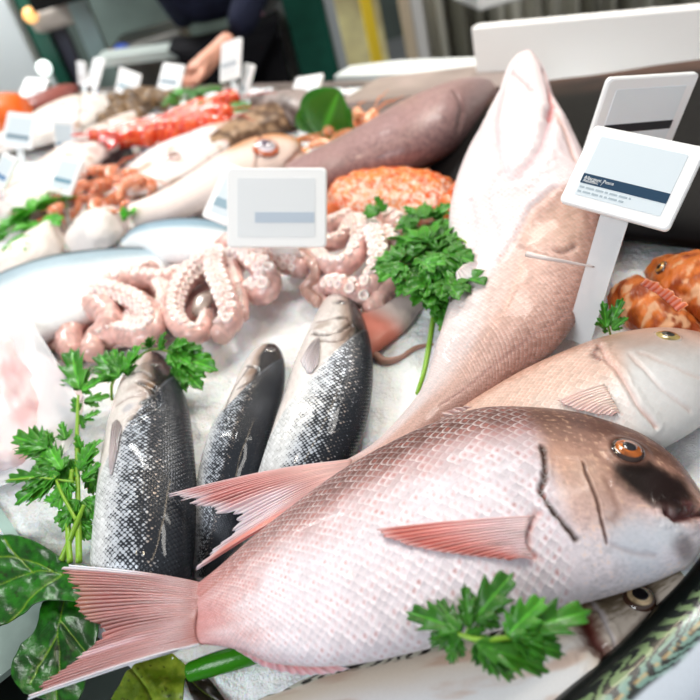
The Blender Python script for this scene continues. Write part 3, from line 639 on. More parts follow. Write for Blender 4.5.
def mackerels():
    # one under the big bream, belly up to the light
    pairs = [(700, 566, 703, 580), (690, 562, 700, 590), (668, 566, 690, 606), (645, 575, 668, 632), (618, 588, 640, 662), (590, 598, 606, 690), (550, 612, 562, 712), (500, 628, 510, 724), (450, 640, 458, 732), (400, 652, 408, 738), (350, 664, 358, 742), (300, 680, 308, 744), (262, 694, 270, 744), (230, 708, 236, 742)]
    F = fish_geo(pairs, [-.01] * 3 + [-.016] * 11, .42, 280, 140)
    u, w = F.u, F.w; n1 = fbm(u * 14, w * 5, 3, 4, 51); x = w + (n1 - .5) * .16
    c = mixc([.84, .84, .85], [.80, .72, .62], sm(-.5, .4, x)); c = mixc(c, [.66, .48, .38], sm(.5, .75, fbm(u * 9, w * 3, 5, 4, 55)) * .7); c = mixc(c, mack_pat(F, x, 52, 30, (.72, .72, .62), (.06, .06, .05)), sm(.6, .7, x))
    hd = sm(.33, .27, u); hc = mixc([.78, .70, .62], [.34, .28, .20], sm(-.1, .6, x + (fbm(u * 40, w * 12, 2) - .5))); c = mixc(c, hc, hd)
    F.col = np.clip(c, 0, 1); F.sc = .12 + 0 * u
    groove(F, [(583, 612), (590, 630), (598, 645), (607, 654)], .005, .004, (.16, .03, .02), .95, .0062, ridge=.001)
    groove(F, [(590, 600), (604, 618), (612, 640), (618, 652)], .0014, .001, (.75, .70, .72), .8, .0018)
    groove(F, [(606, 652), (630, 634), (650, 612)], .002, .001, (.3, .2, .16), .5, .002)
    root = empty('mackerel', U(480, 680, 0), 'mackerel with a dark red gill slit and ringed eye, half hidden beneath the largest bream', 'fish')
    fish_mesh(F, 'body', skin_mat('mackerel_skin', scaly=.3, rough=.22, coat=.25, metal=.2, spec=.25), root, rows=90)
    eye(F, 640, 598, .0085, root, iris=(.66, .52, .34), rim=(.10, .05, .03), pupil=(.01, .01, .015), pr=.58)
    # striped one along the lower right corner
    pairs = [(775, 470, 790, 478), (752, 490, 800, 510), (728, 520, 800, 560), (704, 552, 790, 604), (680, 582, 768, 640), (652, 610, 738, 672), (622, 640, 706, 702), (590, 668, 672, 732), (558, 696, 640, 764), (530, 724, 606, 790), (500, 756, 566, 812), (470, 790, 500, 826)]
    F = fish_geo(pairs, [.0, -.004] + [-.012] * 10, .5, 340, 180)
    u, w = F.u, F.w; n1 = fbm(u * 12, w * 5, 7, 4, 61); x = w + (n1 - .5) * .14
    pat = mack_pat(F, x, 63, 24)
    c = mixc([.66, .72, .80], pat, sm(-.32, -.16, x)); c = mixc(c, mixc([.26, .36, .20], [.015, .03, .025], sm(-.2, .15, np.sin((u * 24 + (fbm(u * 10, w * 4, 63, 3, 63) - .5) * 3.2 + .35 * np.sin(w * 7)) * 6.283))), sm(.1, .3, x)); c = mixc(c, [.015, .022, .02], sm(.4, .65, x))
    line = np.exp(-((w + .02) / .035) ** 2); c = mixc(c, [.62, .45, .22], line * .8 * sm(.35, .6, fbm(u * 160, 0, 3, 2, 5)))
    F.col = np.clip(c, 0, 1); F.sc = .15 + 0 * u
    root = empty('mackerel', U(660, 690, 0), 'mackerel with wavy black and green stripes cutting the lower right corner', 'fish')
    fish_mesh(F, 'body', MATS['mackerel_skin'], root, rows=90)
mackerels()
# ---------------------------------------------------------------- octopus
def sucker(mb, p, N, T, r, c):
    x = nrm(np.cross(N, T)); y = np.cross(N, x); a = np.linspace(0, 2 * np.pi, 10, endpoint=False)
    rr = np.array([1.05, 1.08, .95, .72, .5, .15]); hh = np.array([-.5, .25, .55, .5, .2, .12])
    V = p + r * (rr[:, None, None] * (np.cos(a)[None, :, None] * x + np.sin(a)[None, :, None] * y) + hh[:, None, None] * N)
    cc = np.array([c * .9, c, np.minimum(c * 1.1, .95), np.minimum(c * 1.12, .97), c * .95, c * .80])[:, None] * np.ones((1, 10, 1))
    mb.add(V, [tuple(f) for f in gridF(6, 10, True)] + [tuple(50 + i for i in range(10))], cc.reshape(-1, 3))
def arm(root, pts, r0, r1, side=0., skin=(.74, .50, .46), suck=True, rows=2, h0=None, phi=.5, big=1.):
    """pts: (px, py, height of the axis over the ice); r0..r1 radius in px; side: -1 suckers turned to the left of the path, +1 right"""
    P = np.array([U(p[0], p[1], p[2]) for p in pts]); n = 16 * len(pts); P = smooth(P, n)
    dz = depth(P); r = np.linspace(r0, r1, n) * dz / FPX * 1.28
    P[:, 2] = np.maximum(P[:, 2], ICE + r * .8)
    g = tube_grid(P, r, 18); s = np.linspace(0, 1, n)[:, None]; a = np.linspace(0, 2 * np.pi, 18, endpoint=False)[None]
    nn = fbm(g[..., 0] * 160, g[..., 1] * 160, g[..., 2] * 160, 3, 7); g = g + nrm(g - P[:, None]) * ((nn - .5) * .35 * r[:, None])[..., None]
    skin = np.array(skin); c = mixc(skin * .82, np.minimum(skin * 1.18, .95), sm(.3, .7, nn)); c = mixc(c, [.93, .83, .80], sm(.62, .75, nn) * .6)
    mb = MB(); mb.add(g, [tuple(f) for f in gridF(n, 18, True)], c.reshape(-1, 3))
    mb.ball(P[-1], [r[-1]] * 3, skin); mb.ball(P[0], [r[0]] * 3, skin)
    arm_o = mb.build('arm', OCTO, root)
    if suck:
        T = nrm(np.gradient(P, axis=0)); sd = nrm(np.cross(T, [0, 0, 1.0])); up = np.cross(sd, T); mb2 = MB(); L = 0; i = 3; k = 0
        while i < n - 2:
            rs = r[i] * .44 * big
            for q in ((-1, 1) if rows == 2 else (0,)):
                ii = min(n - 1, i + (2 if q > 0 else 0)); ang = side * phi + q * .42
                N = np.cos(ang) * up[ii] + np.sin(ang) * sd[ii]
                tint = np.array([.93, .78, .75]) * (.94 + .1 * random.random()); sucker(mb2, P[ii] + N * r[ii] * .98, N, T[ii], rs * (.85 + .25 * random.random()), tint)
            d = 0
            while d < rs * 2.0 and i < n - 1: d += np.linalg.norm(P[i + 1] - P[i]); i += 1
        mb2.build('sucker_row', OCTO, arm_o)
OCTO = col_mat('octopus_skin', rough=.3, coat=.45, bump=.35, bscale=260, sss=.15)
def blob(name, pairs, base, k, colfn, mat, parent, relief=.0, rs=60, n=90, m=60, seed=1):
    F = fish_geo(pairs, base, k, n, m); F.col = np.clip(colfn(F), 0, 1); F.sc = 0 * F.u
    if relief: F.disp = relief * (fbm(F.P[..., 0] * rs, F.P[..., 1] * rs, F.P[..., 2] * rs, 3, seed) - .5) * 2
    return F, fish_mesh(F, name, mat, parent)
def octcol(a=(.74, .52, .46), b=(.90, .78, .74), seed=1):
    return lambda F: mixc(a, b, sm(.3, .7, fbm(F.P[..., 0] * 130, F.P[..., 1] * 130, F.P[..., 2] * 130, 3, seed)))
def octopuses():
    r = empty('octopus', U(150, 310), 'pink octopus with a big ring-shaped coil, left of the central price tag', 'octopus')
    blob('mantle', [(34, 320, 34, 336), (56, 306, 54, 348), (90, 290, 90, 352), (122, 280, 124, 346), (155, 272, 160, 332), (190, 266, 196, 300), (220, 256, 225, 285), (236, 252, 240, 268)], .0, .10, octcol((.60, .38, .34), (.78, .60, .56)), OCTO, r, .004, 90)
    arm(r, [(232, 262, .03), (210, 264, .035), (190, 275, .035), (176, 295, .035), (173, 316, .033), (184, 331, .03), (200, 334, .025), (208, 322, .02), (207, 312, .015)], 11, 6, -1, phi=.7)
    arm(r, [(218, 258, .035), (218, 275, .04), (224, 292, .042), (230, 308, .04), (231, 322, .036), (222, 333, .03)], 9.5, 9, .4, phi=.3, big=1.15)
    arm(r, [(230, 258, .03), (236, 276, .036), (242, 296, .034), (243, 316, .03)], 6, 5, 1, phi=.5)
    blob('web', [(196, 276, 186, 282), (212, 274, 180, 300), (219, 292, 180, 318), (222, 312, 188, 330), (214, 328, 200, 334)], .0, .22, lambda F: mixc([.62, .40, .38], [.82, .64, .62], sm(-.5, .8, F.w)), OCTO, r, .002)
    blob('beak', [(212, 292, 204, 292), (214, 298, 194, 300), (208, 308, 192, 312), (200, 316, 194, 316)], .022, .45, lambda F: mixc([.34, .27, .24], [.55, .48, .44], fbm(F.u * 8, F.w * 3, 1)), col_mat('beak_wet', rough=.1, coat=.8), r, .0005)
    arm(r, [(236, 262, .03), (246, 254, .04), (258, 264, .045), (270, 280, .04), (264, 294, .03), (250, 292, .025)], 10, 9, .6, phi=.4, big=1.2)
    arm(r, [(250, 256, .04), (266, 258, .042), (284, 264, .035), (300, 268, .03)], 8, 8, 1, phi=.6, big=.95)
    arm(r, [(222, 250, .03), (230, 242, .04), (240, 250, .04)], 8, 7, 0, suck=False)
    arm(r, [(84, 300, .03), (108, 294, .038), (134, 300, .04), (152, 314, .036), (154, 330, .03), (140, 338, .026), (118, 334, .024), (98, 340, .02)], 10, 8, 1, phi=.5)
    arm(r, [(90, 306, .03), (104, 310, .036), (110, 324, .03), (96, 340, .02), (92, 352, .02)], 12, 9, -.2, suck=False)
    arm(r, [(76, 300, .03), (100, 288, .036), (128, 280, .036), (150, 270, .03)], 9, 8, -.4, phi=.5)
    arm(r, [(56, 318, .02), (72, 304, .028), (90, 296, .03)], 8, 8, .5, phi=.4)
    arm(r, [(130, 320, .02), (146, 328, .03), (160, 318, .03), (166, 300, .03), (160, 286, .03)], 8, 7, .4, phi=.4)
    arm(r, [(82, 312, .024), (74, 322, .026), (68, 338, .02), (72, 352, .016)], 11, 10, 0, suck=False)
    arm(r, [(120, 284, .03), (145, 280, .034), (168, 280, .034), (184, 272, .034)], 8, 7, -.5, phi=.5)
    arm(r, [(80, 308, .016), (62, 312, .018), (46, 318, .016), (31, 320, .014)], 8, 5, 0, suck=False)
    arm(r, [(64, 330, .012), (50, 334, .012), (36, 330, .01), (34, 322, .01)], 5, 4, 0, suck=False, skin=(.70, .50, .46))
    arm(r, [(70, 346, .012), (56, 345, .012), (42, 341, .01)], 6, 4, 0, suck=False, skin=(.66, .42, .36))
    r = empty('octopus', U(370, 260), 'pink octopus spreading its arms between the crab and the plumpest bass', 'octopus')
    blob('mantle', [(350, 222, 348, 232), (366, 216, 362, 262), (384, 216, 380, 288), (402, 224, 394, 268), (416, 232, 408, 252)], .0, .34, octcol((.78, .56, .52), (.90, .74, .71), 4), OCTO, r, .003)
    arm(r, [(368, 226, .045), (377, 242, .05), (380, 262, .045), (375, 282, .035), (364, 292, .025)], 8, 9, .3, phi=.3, big=1.2)
    arm(r, [(366, 298, .02), (352, 290, .03), (338, 286, .03), (326, 286, .025)], 9, 7, -.8, phi=.4, big=1.1)
    arm(r, [(360, 224, .04), (362, 240, .045), (354, 258, .04), (340, 268, .035), (322, 264, .03), (312, 252, .025)], 8, 8, .7, phi=.5)
    arm(r, [(354, 222, .035), (344, 238, .035), (330, 244, .032), (316, 240, .03)], 7, 6, .5)
    arm(r, [(350, 218, .03), (336, 224, .032), (322, 226, .03), (312, 224, .03)], 7, 6, .5)
    arm(r, [(374, 220, .04), (390, 222, .045), (406, 232, .04), (417, 245, .03)], 9, 8, -.6, phi=.4)
    arm(r, [(385, 236, .045), (396, 244, .045), (404, 256, .035)], 8, 6, 0, big=1.)
    arm(r, [(386, 260, .03), (388, 280, .03), (380, 298, .02), (372, 308, .015)], 9, 8, 0, suck=False)
    arm(r, [(298, 250, .03), (306, 258, .03), (315, 266, .035), (314, 278, .03), (306, 290, .02), (318, 302, .016)], 4.5, 5, 0, suck=False, skin=(.55, .36, .31))
    arm(r, [(318, 290, .016), (324, 300, .014), (330, 306, .01)], 6, 4, 0, suck=False, skin=(.66, .46, .42))
octopuses()
# ---------------------------------------------------------------- more fish and seafood, further back
MATTE = skin_mat('soft_fish_skin', scaly=.4, rough=.4, coat=.05, spec=.2)
DARKSKIN = skin_mat('dark_fish_skin', scaly=.3, rough=.6, coat=0., spec=.12)
def simple(name, label, cat, pairs, base, k, colfn, eyept=None, er=.006, grooves=(), group=None, n=120, m=64, mat=None, sc=.5, rows=60, part='body', relief=0., rs=60, tail=None):
    F = fish_geo(pairs, base, k, n, m); F.col = np.clip(colfn(F), 0, 1); F.sc = sc + 0 * F.u
    if name in ('white_fish', 'gurnard', 'dark_backed_fish'):
        nn = fbm(F.P[..., 0] * 22, F.P[..., 1] * 22, F.P[..., 2] * 22, 4, int(abs(pairs[0][0])) + 5)
        if name == 'white_fish': F.col = mixc(F.col, [.52, .33, .20], sm(.56, .72, nn) * .75); F.col = mixc(F.col, [.66, .30, .26], sm(.40, .28, nn) * .5)
        gl = np.exp(-((F.u - .24 - .05 * F.w ** 2) / .008) ** 2); F.disp -= .004 * gl; F.col = mixc(F.col, [.30, .18, .15], gl * .7)
    for g in grooves: groove(F, *g)
    if relief: F.disp = F.disp + relief * (fbm(F.P[..., 0] * rs, F.P[..., 1] * rs, F.P[..., 2] * rs, 3) - .5) * 2
    cx = np.mean([p[0] + p[2] for p in pairs]) / 2; cy = np.mean([p[1] + p[3] for p in pairs]) / 2
    root = empty(name, U(cx, cy, 0), label, cat, group)
    fish_mesh(F, part, mat or MATTE, root, rows)
    if eyept: eye(F, *eyept[:2], er, root, *(eyept[2:]))
    if tail:
        fin('tail_fin', tail[0], tail[1], root, fin_col(tail[2], tail[2]), hb=.015, ht=.008, nr=30, nt=10, rays=12, jag=.1)
    return F, root
def two(a, b, lo=-.3, hi=.6, nz=.3, f=14, seed=1):
    return lambda F: mixc(a, b, sm(lo, hi, F.w + (fbm(F.u * f, F.w * 4, F.top, 4, seed) - .5) * nz))
simple('silver_fish', 'long silver blue backed fish stretching from the left edge under the octopus', 'fish',
       [(190, 260, 186, 266), (166, 250, 162, 278), (135, 247, 132, 296), (100, 249, 96, 318), (60, 255, 55, 336), (25, 266, 20, 350), (-10, 282, -14, 356), (-40, 300, -44, 350)], .0, .3,
       lambda F: mixc(mixc([.93, .95, .96], [.46, .58, .66], sm(-.35, .3, F.w)), [.08, .12, .16], sm(.42, .68, F.w + .05 * fbm(F.u * 40, F.w * 9))), sc=.3, mat=MATTE)
simple('silver_fish', 'small silver blue fish just left of the central price tag', 'fish',
       [(121, 240, 124, 250), (138, 226, 142, 257), (165, 219, 168, 264), (195, 217, 198, 264), (222, 221, 222, 258), (246, 232, 244, 248)], .004, .35,
       lambda F: mixc(mixc([.90, .93, .95], [.34, .48, .58], sm(-.4, .15, F.w)), [.06, .10, .15], sm(.3, .6, F.w)), sc=.3, mat=MATTE)
simple('hake', 'large purple brown fish lying above the crab, head near the white board', 'fish',
       [(499, 90, 498, 102), (489, 79, 492, 118), (470, 77, 479, 136), (450, 81, 461, 152), (428, 89, 440, 162), (400, 102, 412, 171), (370, 120, 382, 178), (340, 136, 352, 186), (312, 150, 324, 196), (285, 165, 296, 204)], .008, .5,
       lambda F: mixc(mixc([.30, .19, .19], [.42, .28, .28], sm(-.8, -.2, F.w + fbm(F.u * 30, F.w * 6) * .5)), mixc([.55, .42, .42], [.62, .56, .56], fbm(F.u * 20, F.w * 6, 4)), sm(.1, .9, F.w + (fbm(F.u * 24, F.w * 5) - .5) * .5)),
       sc=.6, grooves=[([(455, 92), (462, 108), (458, 128)], .004, .003, (.2, .12, .12), .7, .004)], n=160, m=90, rows=70, mat=PINK)
simple('dark_fish', 'big blackish brown fish filling the back right behind the two large price tags', 'fish',
       [(385, 160, 392, 178), (420, 142, 430, 188), (470, 108, 490, 205), (530, 84, 550, 226), (600, 74, 625, 240), (680, 62, 712, 250), (760, 56, 800, 258), (850, 78, 880, 240), (930, 112, 945, 210), (985, 145, 990, 180)], -.01, .17,
       lambda F: mixc([.010, .008, .009], [.17, .10, .075], sm(.2, .85, F.w + (fbm(F.u * 14, F.w * 5) - .5) * .5)), sc=.1, n=160, m=80, mat=DARKSKIN)
cr_c = lambda F: mixc(mixc([.86, .17, .03], [.90, .36, .12], sm(.35, .6, fbm(F.P[..., 0] * 130, F.P[..., 1] * 130, F.P[..., 2] * 130, 3, 2))), [.93, .78, .70], sm(.5, .66, fbm(F.P[..., 0] * 300, F.P[..., 1] * 300, F.P[..., 2] * 300, 3, 8) - .12 * F.w) * .9)
F, cr = simple('crab', 'orange crab shell speckled with white, beneath the purple brown fish', 'crab',
       [(458, 190, 456, 202), (451, 178, 448, 214), (435, 172, 430, 222), (410, 168, 404, 226), (385, 168, 378, 228), (360, 173, 352, 226), (340, 182, 332, 220), (326, 196, 325, 208)], .0, .42, cr_c, relief=.0045, rs=75, n=150, m=110, part='shell', sc=0.)
for i, p in enumerate([[(452, 186, .05), (462, 196, .035), (458, 214, .015)], [(446, 200, .04), (452, 212, .03), (444, 226, .012)], [(336, 206, .04), (330, 216, .03), (336, 226, .012)]]):
    b = MB(); b.tube([U(*q) for q in p], [.012, .010, .005], (.80, .26, .09), 10, 14); b.build('leg', OCTO, cr)
def scor(label, pairs, ept, seed):
    F, r = simple('scorpion_fish', label, 'fish', pairs, .0, .5, lambda F: mixc(mixc([.38, .10, .03], [.72, .26, .07], sm(.3, .6, fbm(F.P[..., 0] * 70, F.P[..., 1] * 70, F.P[..., 2] * 70, 4, seed))), [.78, .48, .30], sm(.55, .7, fbm(F.P[..., 0] * 110, F.P[..., 1] * 110, 3, 3, seed + 4))),
           eyept=ept, relief=.004, rs=90, n=130, m=80, sc=.2)
    return F, r
F, r = scor('rusty orange scorpion fish beside the clear tag stake, head towards the dark parsley', [(607, 297, 608, 306), (615, 284, 619, 320), (632, 276, 640, 334), (650, 281, 662, 345), (668, 297, 684, 352), (690, 318, 704, 360), (715, 340, 724, 366)], None, 3)
fin('dorsal_fin', [(640, 284), (660, 296), (678, 312)], [(648, 277), (668, 288), (690, 304)], r, fin_col((.62, .12, .03), (.75, .2, .06), (.8, .3, .1)), hb=.06, ht=.07, nr=30, nt=8, rays=9, jag=.3)
fin('tail_fin', [(712, 342), (716, 352), (718, 364)], [(742, 350), (744, 372), (736, 392)], r, fin_col((.62, .16, .04), (.75, .3, .1)), hb=.02, ht=.015, nr=24, nt=10, rays=9)
F, r = scor('rusty orange scorpion fish at the right edge, topmost of the two', [(643, 272, 648, 282), (655, 259, 656, 294), (672, 253, 672, 308), (695, 251, 698, 324), (722, 256, 728, 340), (750, 270, 756, 345), (780, 290, 782, 340)], (661, 268), 9)
simple('gurnard', 'orange brown fish head with a cloudy eye, behind the central price tag', 'fish',
       [(308, 153, 304, 164), (302, 140, 299, 170), (286, 134, 284, 176), (265, 136, 262, 184), (240, 145, 240, 192), (215, 160, 216, 204), (190, 176, 192, 214), (160, 192, 164, 224), (130, 204, 134, 228)], .012, .5,
       lambda F: mixc(mixc([.86, .72, .66], [.70, .38, .20], sm(-.5, .3, F.w + (fbm(F.u * 14, F.w * 4) - .5) * .4)), [.92, .82, .78], sm(.35, .5, F.u)), eyept=(266, 148, (.75, .72, .78), (.6, .2, .1), (.2, .16, .22), .5), er=.018,
       grooves=[([(304, 146), (294, 156), (286, 168)], .004, .004, (.35, .12, .08), .8, .004)], sc=.2)
simple('speckled_fish', 'long brown speckled fish running diagonally behind the orange fish head', 'fish',
       [(302, 112, 299, 124), (285, 103, 284, 132), (262, 105, 263, 140), (235, 118, 240, 152), (210, 136, 216, 170), (185, 156, 192, 190), (160, 174, 166, 204), (136, 186, 140, 208)], .0, .5,
       lambda F: mixc(mixc([.20, .13, .09], [.50, .36, .25], sm(.4, .6, fbm(F.P[..., 0] * 60, F.P[..., 1] * 60, F.P[..., 2] * 60, 3, 3))), [.60, .50, .44], sm(.5, 1, F.w) * .5), sc=.2, relief=.003)
simple('white_fish', 'smooth white fish with a dark eye mark below the red prawns', 'fish',
       [(258, 110, 255, 124), (240, 112, 244, 136), (215, 122, 222, 154), (190, 132, 197, 172), (165, 142, 171, 186), (144, 154, 150, 194), (124, 170, 128, 196)], .02, .2, two((.92, .86, .85), (.94, .90, .90)),
       eyept=(171, 157, (.5, .36, .34), (.75, .6, .58), (.35, .22, .2), .5), er=.014, sc=.1)
simple('dark_backed_fish', 'slim dark grey fish beside the orange pink prawns', 'fish',
       [(132, 146, 132, 154), (118, 145, 122, 164), (100, 150, 106, 176), (80, 159, 86, 188), (60, 172, 66, 198), (40, 185, 44, 204), (20, 198, 22, 206)], .0, .4, two((.10, .10, .11), (.05, .06, .07)), sc=.2)
simple('white_fish', 'large white fish behind the dark grey one, between the left price tags', 'fish',
       [(136, 110, 138, 128), (115, 116, 122, 146), (92, 127, 100, 164), (68, 141, 76, 184), (45, 157, 52, 198), (22, 172, 28, 212), (0, 185, 4, 220), (-25, 200, -22, 220)], .02, .2, two((.94, .89, .87), (.78, .62, .50), .1, .9), sc=.1)
simple('white_fish', 'cream fish further back with its pale side up, under the tilted tags', 'fish',
       [(110, 97, 110, 112), (92, 93, 96, 124), (70, 96, 76, 134), (48, 105, 54, 142), (28, 117, 32, 148), (5, 130, 8, 152), (-20, 145, -18, 158)], .01, .2, two((.94, .89, .86), (.76, .60, .44), .0, .8), sc=.1)
simple('dark_ray', 'dark red brown fish at the far left end of the counter', 'fish', [(78, 84, 78, 92), (62, 84, 66, 100), (40, 92, 44, 110), (18, 102, 22, 118), (0, 112, 2, 122)], .0, .4, two((.35, .14, .12), (.12, .06, .05)), sc=.1)
simple('salmon_piece', 'bright orange salmon piece at the left edge behind the price tags', 'salmon', [(33, 102, 33, 116), (26, 94, 28, 126), (12, 93, 12, 132), (-4, 98, -4, 136), (-20, 106, -20, 130)], .0, .6, two((.85, .22, .04), (.92, .32, .08)), part='flesh', sc=.1)
simple('cuttlefish', 'rounded white cuttlefish body left of the small silver fish', 'cuttlefish', [(128, 213, 126, 226), (116, 207, 113, 240), (97, 210, 95, 250), (82, 220, 80, 252), (66, 236, 70, 254)], .0, .5, two((.95, .91, .90), (.88, .68, .56), .2, 1.2, .8), sc=0., relief=.003, part='mantle')
simple('cuttlefish', 'cream and brown cuttlefish body at the left edge above the long silver fish', 'cuttlefish', [(66, 222, 61, 234), (52, 220, 57, 256), (30, 232, 37, 270), (10, 246, 16, 282), (-10, 260, -6, 286)], .0, .5, two((.94, .88, .84), (.74, .52, .44), .2, 1.1, 1.), sc=0., relief=.004, part='mantle')
simple('squid', 'pink squid body in the far left heap behind the green sprigs', 'squid', [(60, 192, 60, 204), (44, 190, 46, 212), (24, 196, 26, 222), (4, 206, 6, 232), (-16, 214, -14, 236)], .0, .5, two((.90, .78, .76), (.74, .50, .44), -.1, 1.1, 1.), sc=0., relief=.004, part='mantle')
simple('squid', 'pale pink squid flap right of the plumpest sea bass', 'squid', [(357, 316, 372, 356), (374, 305, 386, 346), (394, 296, 404, 332), (414, 291, 420, 312), (430, 294, 430, 302)], .0, .25,
       lambda F: mixc([.72, .30, .24], [.86, .74, .72], sm(.15, .45, F.u + .2 * F.w)), sc=0., relief=.001, part='mantle')
sq = empty('octopus_tentacle', U(400, 356), 'thin brown arm tip lying on the ice below the pink squid flap', 'octopus arm')
b = MB(); b.tube([U(372, 352, .006), U(384, 361, .006), (U(400, 358, .006)), U(416, 348, .006), U(434, 344, .004)], [.005, .0045, .003, .0028, .0012], (.50, .32, .27), 10, 40); b.build('arm', OCTO, sq)
ps = empty('squid', U(20, 400), 'blurred pink squid with a dark eye lying under the clear sheet', 'squid')
F, o = blob('mantle', [(85, 395, 78, 420), (66, 372, 62, 440), (40, 350, 36, 462), (10, 332, 4, 470), (-25, 330, -30, 470), (-55, 350, -58, 450)], .0, .22, lambda F: mixc([.82, .72, .74], [.74, .50, .52], sm(.45, .65, fbm(F.P[..., 0] * 30, F.P[..., 1] * 30, 3, 3, 5))), OCTO, ps, .005, 40)
eye(F, 63, 411, .008, ps, iris=(.3, .3, .32), rim=(.6, .45, .45), pupil=(.08, .08, .1), pr=.6)
# ---------------------------------------------------------------- prawns
def prawn_proto(name, c0, c1, straight=.35, L=.07):
    """curled prawn in its own frame: x forward, z up, lying on its side"""
    mb = MB(); n = 30; t = np.linspace(0, 1, n); ang = t * (math.pi * (1.25 - straight)); 
    step = L / n; x = np.cumsum(np.cos(ang) * step); y = np.cumsum(np.sin(ang) * step); P = np.stack([x, y, 0 * x + .009], 1); P -= P.mean(0) * [1, 1, 0]
    r = L * .13 * (1 - .55 * t) * (1 + .10 * np.abs(np.sin(t * 8 * np.pi))) * sm(-.08, .12, t)
    g = tube_grid(P, np.maximum(r, .0008), 12); c = mixc(c0, c1, (np.sin(t * 16 * np.pi) * .5 + .5))[:, None] * np.ones((1, 12, 1)); mb.add(g, [tuple(f) for f in gridF(n, 12, True)] + [tuple(range(11, -1, -1))], c.reshape(-1, 3))
    return mb, P, L
def prawns(spots, label, group, c0, c1, mat, L, straight=.35, name='prawn'):
    mb, P, L = prawn_proto(name, c0, c1, straight, L); root = empty(name, (0, 0, 0), label, 'prawn', group)
    mb.build('body', mat, root)
    f = MB(); d = nrm(P[-1] - P[-3]); s = np.cross(d, [0, 0, 1.0])
    for k in (-1, -.35, .35, 1): f.tube([P[-1], P[-1] + (d + .5 * k * s) * L * .09, P[-1] + (d + .6 * k * s) * L * .19], [L * .02, L * .045, L * .01], c0, 6, 8, .4)
    f.build('tail_fan', mat, root)
    f = MB(); d0 = nrm(P[0] - P[2])
    for k in (-1, 1): f.tube([P[0], P[0] + d0 * L * .4 + s * 0 + [0, 0, .002 + .002 * k], P[0] + d0 * L * .7 + np.array([.01 * k, .01, 0])], [.0009, .0007, .0004], c0, 5, 8)
    for k in range(5): q = P[3 + 2 * k]; sd = np.cross(nrm(P[4 + 2 * k] - P[3 + 2 * k]), [0, 0, 1.0]); f.tube([q, q - sd * L * .16 + [0, 0, -.002], q - sd * L * .26 + [0, 0, -.006]], [.0014, .0011, .0006], c1, 5, 6)
    f.build('legs', mat, root)
    for i, (px, py, h, rz, tx) in enumerate(spots):
        o = root if i == 0 else copy_tree(root); o.location = U(px, py, h); o.rotation_euler = (tx, random.uniform(-.3, .3), rz)
PR = col_mat('prawn_shell', rough=.22, coat=.5, bump=.2, sss=.2)
sp = []
for (px, py) in [(52, 208), (62, 202), (72, 214), (78, 196), (88, 206), (90, 188), (98, 198), (104, 176), (106, 190), (112, 204), (118, 182), (120, 196), (130, 178), (130, 190), (142, 186), (100, 212), (60, 214), (146, 196), (112, 172), (66, 190)]:
    sp.append((px + random.uniform(-2, 2), py + random.uniform(-2, 2), random.uniform(.01, .05), random.uniform(0, 6.28), random.uniform(-.5, .5)))
prawns(sp, 'orange pink prawn in the loose heap beside the dark grey fish', 'orange pink prawns on the left', (.78, .26, .10), (.80, .48, .36), PR, .085)
sp = []
for (px, py) in [(312, 143), (322, 136), (330, 142), (338, 130), (346, 137), (352, 124), (360, 131), (368, 122), (376, 130), (384, 124), (394, 118), (340, 143), (356, 140), (372, 136), (402, 122), (326, 150)]:
    sp.append((px + random.uniform(-2, 2), py + random.uniform(-2, 2), random.uniform(.012, .05), random.uniform(0, 6.28), random.uniform(-.5, .5)))
prawns(sp, 'orange prawn in the heap between the green leaf and the purple brown fish', 'orange prawns behind the purple brown fish', (.90, .36, .14), (.88, .58, .42), PR, .075)
sp = []
for i, (px, py) in enumerate([(124, 140), (134, 134), (146, 132), (158, 134), (168, 128), (176, 132), (186, 126), (194, 122), (204, 118), (198, 128), (210, 110), (150, 138), (182, 118), (138, 142)]):
    sp.append((px, py, random.uniform(.03, .06), 2.3 + random.uniform(-.35, .35), random.uniform(-.4, .4)))
prawns(sp, 'bright red prawn in the row below the green sprigs', 'bright red prawns in the middle distance', (.66, .04, .015), (.82, .20, .06), PR, .17, .95)
# brown shells
def whelks():
    first = None
    for (px, py) in [(108, 112), (116, 118), (120, 106), (128, 114), (134, 104), (140, 112), (148, 100), (152, 108), (160, 102), (166, 108), (112, 126), (124, 124), (176, 104), (142, 120)]:
        if first is None:
            n, m = 30, 20; t = np.linspace(0, 1, n); g = np.zeros((n, m, 3)); a = np.linspace(0, 2 * np.pi, m, endpoint=False)
            r = .022 * np.sin(np.pi * t ** .6) ** .8 + .001
            r = r[:, None] * (1 + .12 * np.sin(t * 40)[:, None] + .08 * np.sin(a * 3 + t[:, None] * 16))
            g[..., 0] = (t[:, None] - .5) * .07; g[..., 1] = r * np.cos(a); g[..., 2] = r * np.sin(a) + .018
            first = mesh('whelk', g.reshape(-1, 3), gridF(n, m, True), col_mat('shell', rough=.5), None, mixc([.09, .05, .03], [.34, .22, .11], sm(.35, .65, fbm(g[..., 0] * 90, g[..., 1] * 90, g[..., 2] * 90, 3))).reshape(-1, 3))
            tag(first, 'brown whelk shell in the pile behind the pale fish', 'whelk', 'brown whelk shells'); o = first
        else: o = first.copy(); COL.objects.link(o)
        o.location = U(px, py, random.uniform(0, .012)); o.rotation_euler = (0, 0, random.uniform(0, 6.28))
whelks()

simple('mottled_fish', 'grey brown mottled fish lying at the back edge behind the green leaf', 'fish', [(352, 96, 352, 106), (332, 90, 334, 120), (302, 88, 304, 128), (272, 90, 274, 124), (250, 96, 252, 116)], .0, .45,
       lambda F: mixc([.16, .12, .11], [.42, .36, .34], sm(.35, .65, fbm(F.P[..., 0] * 30, F.P[..., 1] * 30, F.P[..., 2] * 30, 3, 9))), sc=.2)
